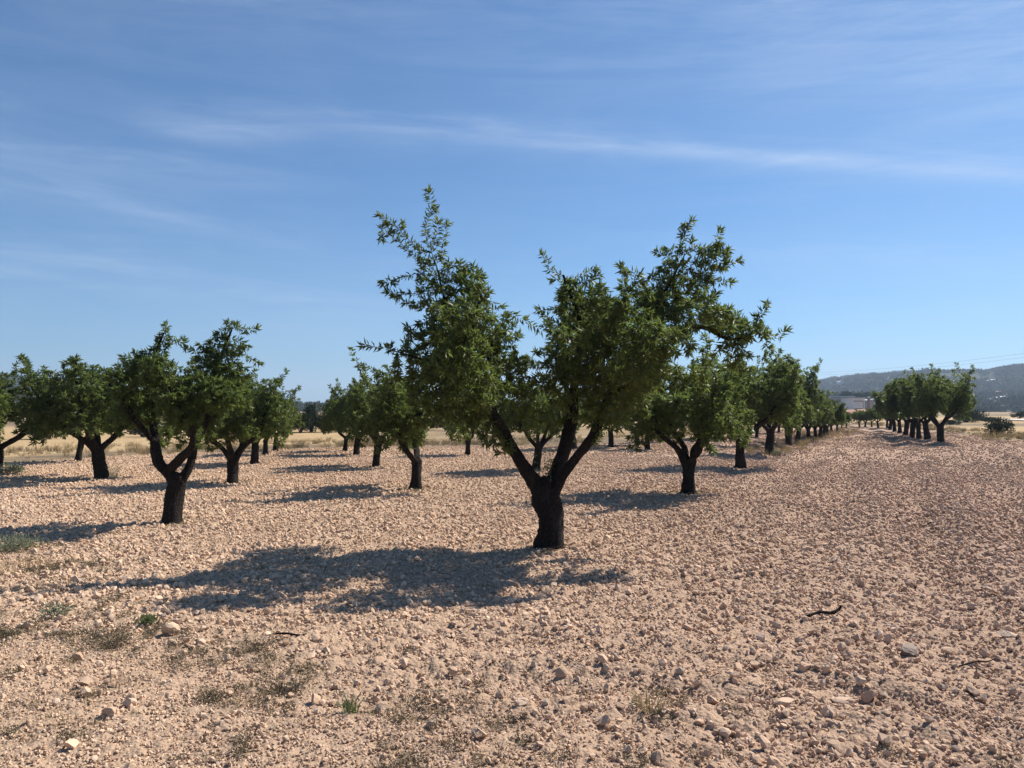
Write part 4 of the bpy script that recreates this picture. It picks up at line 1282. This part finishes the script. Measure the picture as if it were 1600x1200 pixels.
# ------------------------------------------------------------------ buildings
M['render_white'] = simple('white_render', (0.55, 0.57, 0.60), 0.85, 0.08, 0.4)
M['render_grey'] = simple('grey_render', (0.22, 0.23, 0.25), 0.85, 0.12, 0.4)
M['roof_grey'] = simple('grey_roof', (0.36, 0.37, 0.39), 0.6, 0.10, 0.6)
M['roof_tile'] = simple('tile_roof', (0.36, 0.20, 0.13), 0.8, 0.2, 1.2)
M['dark'] = simple('dark_opening', (0.03, 0.035, 0.045), 0.35, 0.1, 1.0, spec=0.5)
M['steel'] = simple('galvanised_steel', (0.30, 0.31, 0.32), 0.5, 0.1, 3.0)
M['rust'] = simple('rusty_paint', (0.20, 0.10, 0.07), 0.7, 0.2, 1.0)
M['redearth'] = simple('red_earth', (0.40, 0.22, 0.15), 0.95, 0.25, 0.5, 0.6)
M['wood'] = simple('pole_wood', (0.17, 0.13, 0.10), 0.9, 0.2, 3.0)
M['cable'] = simple('cable', (0.06, 0.06, 0.065), 0.6, 0.1, 1.0)
M['track'] = simple('chalk_track', (0.62, 0.57, 0.50), 0.95, 0.1, 0.3)


def boxes(name, bs, mat, parent):
    vs, qs = [], []
    for k, (x0, x1, y0, y1, z0, z1) in enumerate(bs):
        vs += [(x0, y0, z0), (x1, y0, z0), (x1, y1, z0), (x0, y1, z0), (x0, y0, z1), (x1, y0, z1), (x1, y1, z1), (x0, y1, z1)]
        o = 8 * k
        qs += [(o, o + 3, o + 2, o + 1), (o + 4, o + 5, o + 6, o + 7), (o, o + 1, o + 5, o + 4), (o + 1, o + 2, o + 6, o + 5), (o + 2, o + 3, o + 7, o + 6), (o + 3, o, o + 4, o + 7)]
    return link_mesh(name, mk_mesh(name, vs, None, qs, (M[mat],)), parent)


def gable(name, x0, x1, y0, y1, z0, rise, mat, parent, over=0.4):
    xm = (x0 + x1) / 2; o = over; th = 0.18
    vs = []
    for yy in (y0 - o, y1 + o):
        vs += [(x0 - o, yy, z0), (xm, yy, z0 + rise), (x1 + o, yy, z0), (x1 + o, yy, z0 + th), (xm, yy, z0 + rise + th), (x0 - o, yy, z0 + th)]
    qs = [(0, 1, 4, 5), (1, 2, 3, 4), (6, 11, 10, 7), (7, 10, 9, 8), (0, 6, 7, 1), (1, 7, 8, 2), (5, 4, 10, 11), (4, 3, 9, 10), (0, 5, 11, 6), (2, 8, 9, 3)]
    return link_mesh(name, mk_mesh(name, vs, None, qs, (M[mat],)), parent)


def warehouse(px0, px1, ytop, ybase, Z, depth, wall, roof, label, openings, rise=1.2, eave=None, flat=False, group='farm buildings beyond the aisle'):
    x0 = (px0 - 800) / F * Z; x1 = (px1 - 800) / F * Z
    zb = HC - (ybase - 640) / F * Z; zt = HC + (640 - ytop) / F * Z
    W = x1 - x0; H = zt - zb
    root = empty('warehouse', ((x0 + x1) / 2, Z, zb))
    tag(root, label, 'building', group)
    wz = H - (0.35 if flat else rise)
    boxes('wall', [(-W / 2, W / 2, 0, depth, -1.5, wz)], wall, root)
    if flat: boxes('roof', [(-W / 2 - 0.4, W / 2 + 0.4, -0.4, depth + 0.4, wz + 0.003, H)], roof, root)
    else:
        vs = [(-W / 2, 0.002, wz), (W / 2, 0.002, wz), (0, 0.002, H - 0.18), (-W / 2, depth - 0.002, wz), (W / 2, depth - 0.002, wz), (0, depth - 0.002, H - 0.18)]
        link_mesh('gable', mk_mesh('gable', vs, [(0, 1, 2), (3, 5, 4)], [(0, 2, 5, 3), (1, 4, 5, 2)], (M[wall],)), root)
        gable('roof', -W / 2, W / 2, 0, depth, wz + 0.003, H - wz - 0.18, roof, root)
    for (nm, a, b, c, d, mt) in openings:
        boxes(nm, [(-W / 2 + a * W, -W / 2 + b * W, -0.06, 0.10, c * wz, d * wz)], mt, root)
    return root


warehouse(1299, 1334, 619, 644, 300, 14, 'render_grey', 'roof_grey', 'long grey warehouse with a flat pale roof at the end of the aisle', [('window', .1, .3, .55, .75, 'dark'), ('window', .4, .6, .55, .75, 'dark'), ('door', .7, .9, .02, .5, 'dark'), ('panel', .02, .98, .84, .93, 'steel')], flat=True)
warehouse(1331, 1351, 621, 645, 290, 12, 'render_white', 'roof_grey', 'white-fronted warehouse with a framed panel, right of the long grey one', [('door', .2, .82, .04, .30, 'dark'), ('frame', .12, .88, .78, .84, 'rust'), ('frame', .86, .90, .32, .78, 'rust')], flat=True)
warehouse(1357, 1382, 623, 646, 305, 12, 'render_grey', 'roof_grey', 'pale grey shed partly hidden by the far trees of the right row', [('door', .1, .45, .02, .35, 'dark'), ('window', .6, .8, .5, .7, 'dark')], rise=0.8)
warehouse(1248, 1263, 610, 645, 300, 10, 'render_white', 'render_white', 'white-roofed farm shed peeking over the crowns of the big row', [('door', .3, .7, .02, .4, 'dark')], rise=1.6)
# chimney
Zc = 285; xc = (1357.5 - 800) / F * Zc
ch = empty('chimney', (xc, Zc, HC - 6 / F * Zc)); tag(ch, 'slim reddish chimney standing between the white warehouse and the pale shed', 'chimney')
a = np.linspace(0, -1, 2)
v, tr, q = tube(np.array([[0, 0, -1], [0, 0, 3.0], [0, 0, 5.6]]), [0.62, 0.55, 0.5], 14, 0.0, rng); link_mesh('shaft', mk_mesh('shaft', v, tr, q, (M['rust'],), smooth=False), ch)
v, tr, q = tube(np.array([[0, 0, 5.62], [0, 0, 6.1]]), [0.66, 0.66], 14, 0.0, rng); link_mesh('cap', mk_mesh('cap', v, tr, q, (M['render_grey'],), smooth=False), ch)
# retaining wall and red mound
p = boxes('retaining_wall', [(-13, 12, 0, 0.6, -1, 1.4)], 'render_grey', None); p.location = ((1345 - 800) / F * 262, 262, 0)
tag(p, 'low grey retaining wall in front of the warehouses', 'wall')
v, f = ICO3.copy(), ICOF3
v = v * [5.5, 3.0, 1.5] * (1 + 0.35 * (fbm(v[:, 0] * 3 + 9, v[:, 1] * 3 + v[:, 2] * 2, 3, 3)[:, None] - 0.5)); v[:, 2] = np.maximum(v[:, 2], -0.3)
mo = link_mesh('earth_mound', mk_mesh('earth_mound', v, f, None, (M['redearth'],), smooth=True), None, ((1338 - 800) / F * 150, 150, 0.1)); tag(mo, 'heap of red earth at the end of the aisle below the warehouses', 'mound')
for k, (px, top, wpx, lab) in enumerate([(1316, 606, 24, 'dark pine rising behind the flat roof of the long grey warehouse'), (1338, 610, 26, 'dark pine rising behind the white-fronted warehouse'),
                                    (1358, 609, 24, 'dark pine behind the slim chimney'), (1378, 612, 26, 'dark pine behind the pale grey shed'), (1290, 618, 26, 'dark pine left of the long grey warehouse')]):
    shrub(px, 645, top, k, lab, Z=335, wpx=wpx, group='dark pines behind the warehouses')


def house(px, py, w_, h_, Z, label, k):
    x = (px - 800) / F * Z; z = float(hill_height(np.array([x]), np.array([Z]))[0])
    root = empty('hill_house', (x, Z, z)); tag(root, label, 'house', 'white houses on the far hillside')
    boxes('wall', [(-w_ / 2, w_ / 2, 0, 8, -4, h_)], 'render_white', root)
    gable('roof', -w_ / 2, w_ / 2, 0, 8, h_ + 0.003, 1.6, 'roof_tile' if k % 2 else 'render_white', root)
    for f_ in (0.2, 0.7): boxes('window', [(-w_ / 2 + f_ * w_, -w_ / 2 + (f_ + .12) * w_, -0.08, 0.1, h_ * .45, h_ * .75)], 'dark', root)
    boxes('door', [(-w_ * .06, w_ * .06, -0.08, 0.1, 0, h_ * .6)], 'dark', root)


def hill_Z(px, py):
    Z = np.arange(560, 1800, 4.0); x = (px - 800) / F * Z
    z = hill_height(x, Z); pyy = 640 - (z - HC) / Z * F
    i = np.argmax(pyy < py)
    return float(Z[i])


for k, (px, py, w_, lab) in enumerate([(1557, 599, 13, 'long white house high on the hillside near the right edge'), (1526, 598, 10, 'white house on the hillside just right of the tallest shoots of the right row'),
                                  (1573, 629, 12, 'low white house on the lower slope near the right edge'), (1564, 619, 6, 'small white house just above the low one on the slope'),
                                  (1549, 643, 8, 'white house at the foot of the hill above the wide dark bush'), (1366, 600, 9, 'white house on the slope above the warehouses'),
                                  (1316, 601, 10, 'white house on the slope left of the one above the warehouses')]):
    house(px, py, w_, 3.4, hill_Z(px, py), lab, k)

# pale track at the right edge
tx = [P(px, py, 1186 * HC / (py - 640)) for px, py in ((1583, 655.5), (1600, 657), (1640, 659), (1700, 660))]
vs = []; qs = []
for i, p in enumerate(tx):
    vs += [(p.x, p.y - 3.0, 0.12), (p.x, p.y + 4.5, 0.12)]
for i in range(len(tx) - 1): qs.append((2 * i, 2 * i + 2, 2 * i + 3, 2 * i + 1))
tag(link_mesh('track', mk_mesh('track', vs, None, qs, (M['track'],))), 'pale chalky track beyond the straw field', kind='structure')

# ------------------------------------------------------------------ power line
poles = []
for (px, Z, ht, lab) in ((1206, 250, 13.6, 'wooden power pole hidden behind the big row of almond trees'), (1990, 110, 15.3, 'wooden power pole beyond the right side of the orchard')):
    x = (px - 800) / F * Z
    root = empty('power_pole', (x, Z, 0)); tag(root, lab, 'power pole', 'power poles carrying the line')
    v, tr, q = tube(np.array([[0, 0, -0.5], [0, 0, ht / 2], [0, 0, ht]]), [0.2, 0.17, 0.13], 10, 0.02, rng); link_mesh('pole', mk_mesh('pole', v, tr, q, (M['wood'],), smooth=True), root)
    boxes('crossarm', [(-0.9, 0.9, -0.28, -0.14, ht - 0.5, ht - 0.36)], 'wood', root)
    for sx in (-0.8, 0.8):
        v, tr, q = tube(np.array([[sx, -0.21, ht - 0.35], [sx, -0.21, ht - 0.15]]), [0.06, 0.04], 8, 0.0, rng); link_mesh('insulator', mk_mesh('insulator', v, tr, q, (M['steel'],)), root)
    poles.append((x, Z, ht))
for sx, lab in ((-0.8, 'upper thin power cable crossing the sky at the right'), (0.8, 'lower thin power cable crossing the sky at the right')):
    a = np.array([poles[0][0] + sx, poles[0][1] - 0.21, poles[0][2] - 0.15 - (0.6 if sx > 0 else 0)]); b = np.array([poles[1][0] + sx, poles[1][1] - 0.21, poles[1][2] - 0.15 - (0.6 if sx > 0 else 0)])
    t = np.linspace(0, 1, 40)[:, None]
    pth = a + (b - a) * t; pth[:, 2] -= (4 * 2.2 * t * (1 - t))[:, 0]
    v, tr, q = tube(pth, [0.016] * 40, 5, 0.0, rng)
    tag(link_mesh('power_cable', mk_mesh('power_cable', v, tr, q, (M['cable'],), smooth=True)), lab, 'cable', 'power cables')

# ------------------------------------------------------------------ haze: one closed box of even air
hm = bpy.data.materials.new('haze_air'); nt, _, _ = nodes_of(hm); t = NT(nt)
pv = t.add('ShaderNodeVolumePrincipled')
pv.inputs['Color'].default_value = (0.62, 0.79, 1.0, 1); pv.inputs['Density'].default_value = 0.00028; pv.inputs['Anisotropy'].default_value = 0.2
o_ = t.add('ShaderNodeOutputMaterial'); t.link(pv.outputs[0], o_.inputs['Volume'])
bz = boxes('haze', [(-7300, 7300, -7300, 7300, -6, 240)], 'dark', None)
bz.data.materials.clear(); bz.data.materials.append(hm)
tag(bz, 'thin blue summer haze over the far hills', kind='stuff')
print('done')
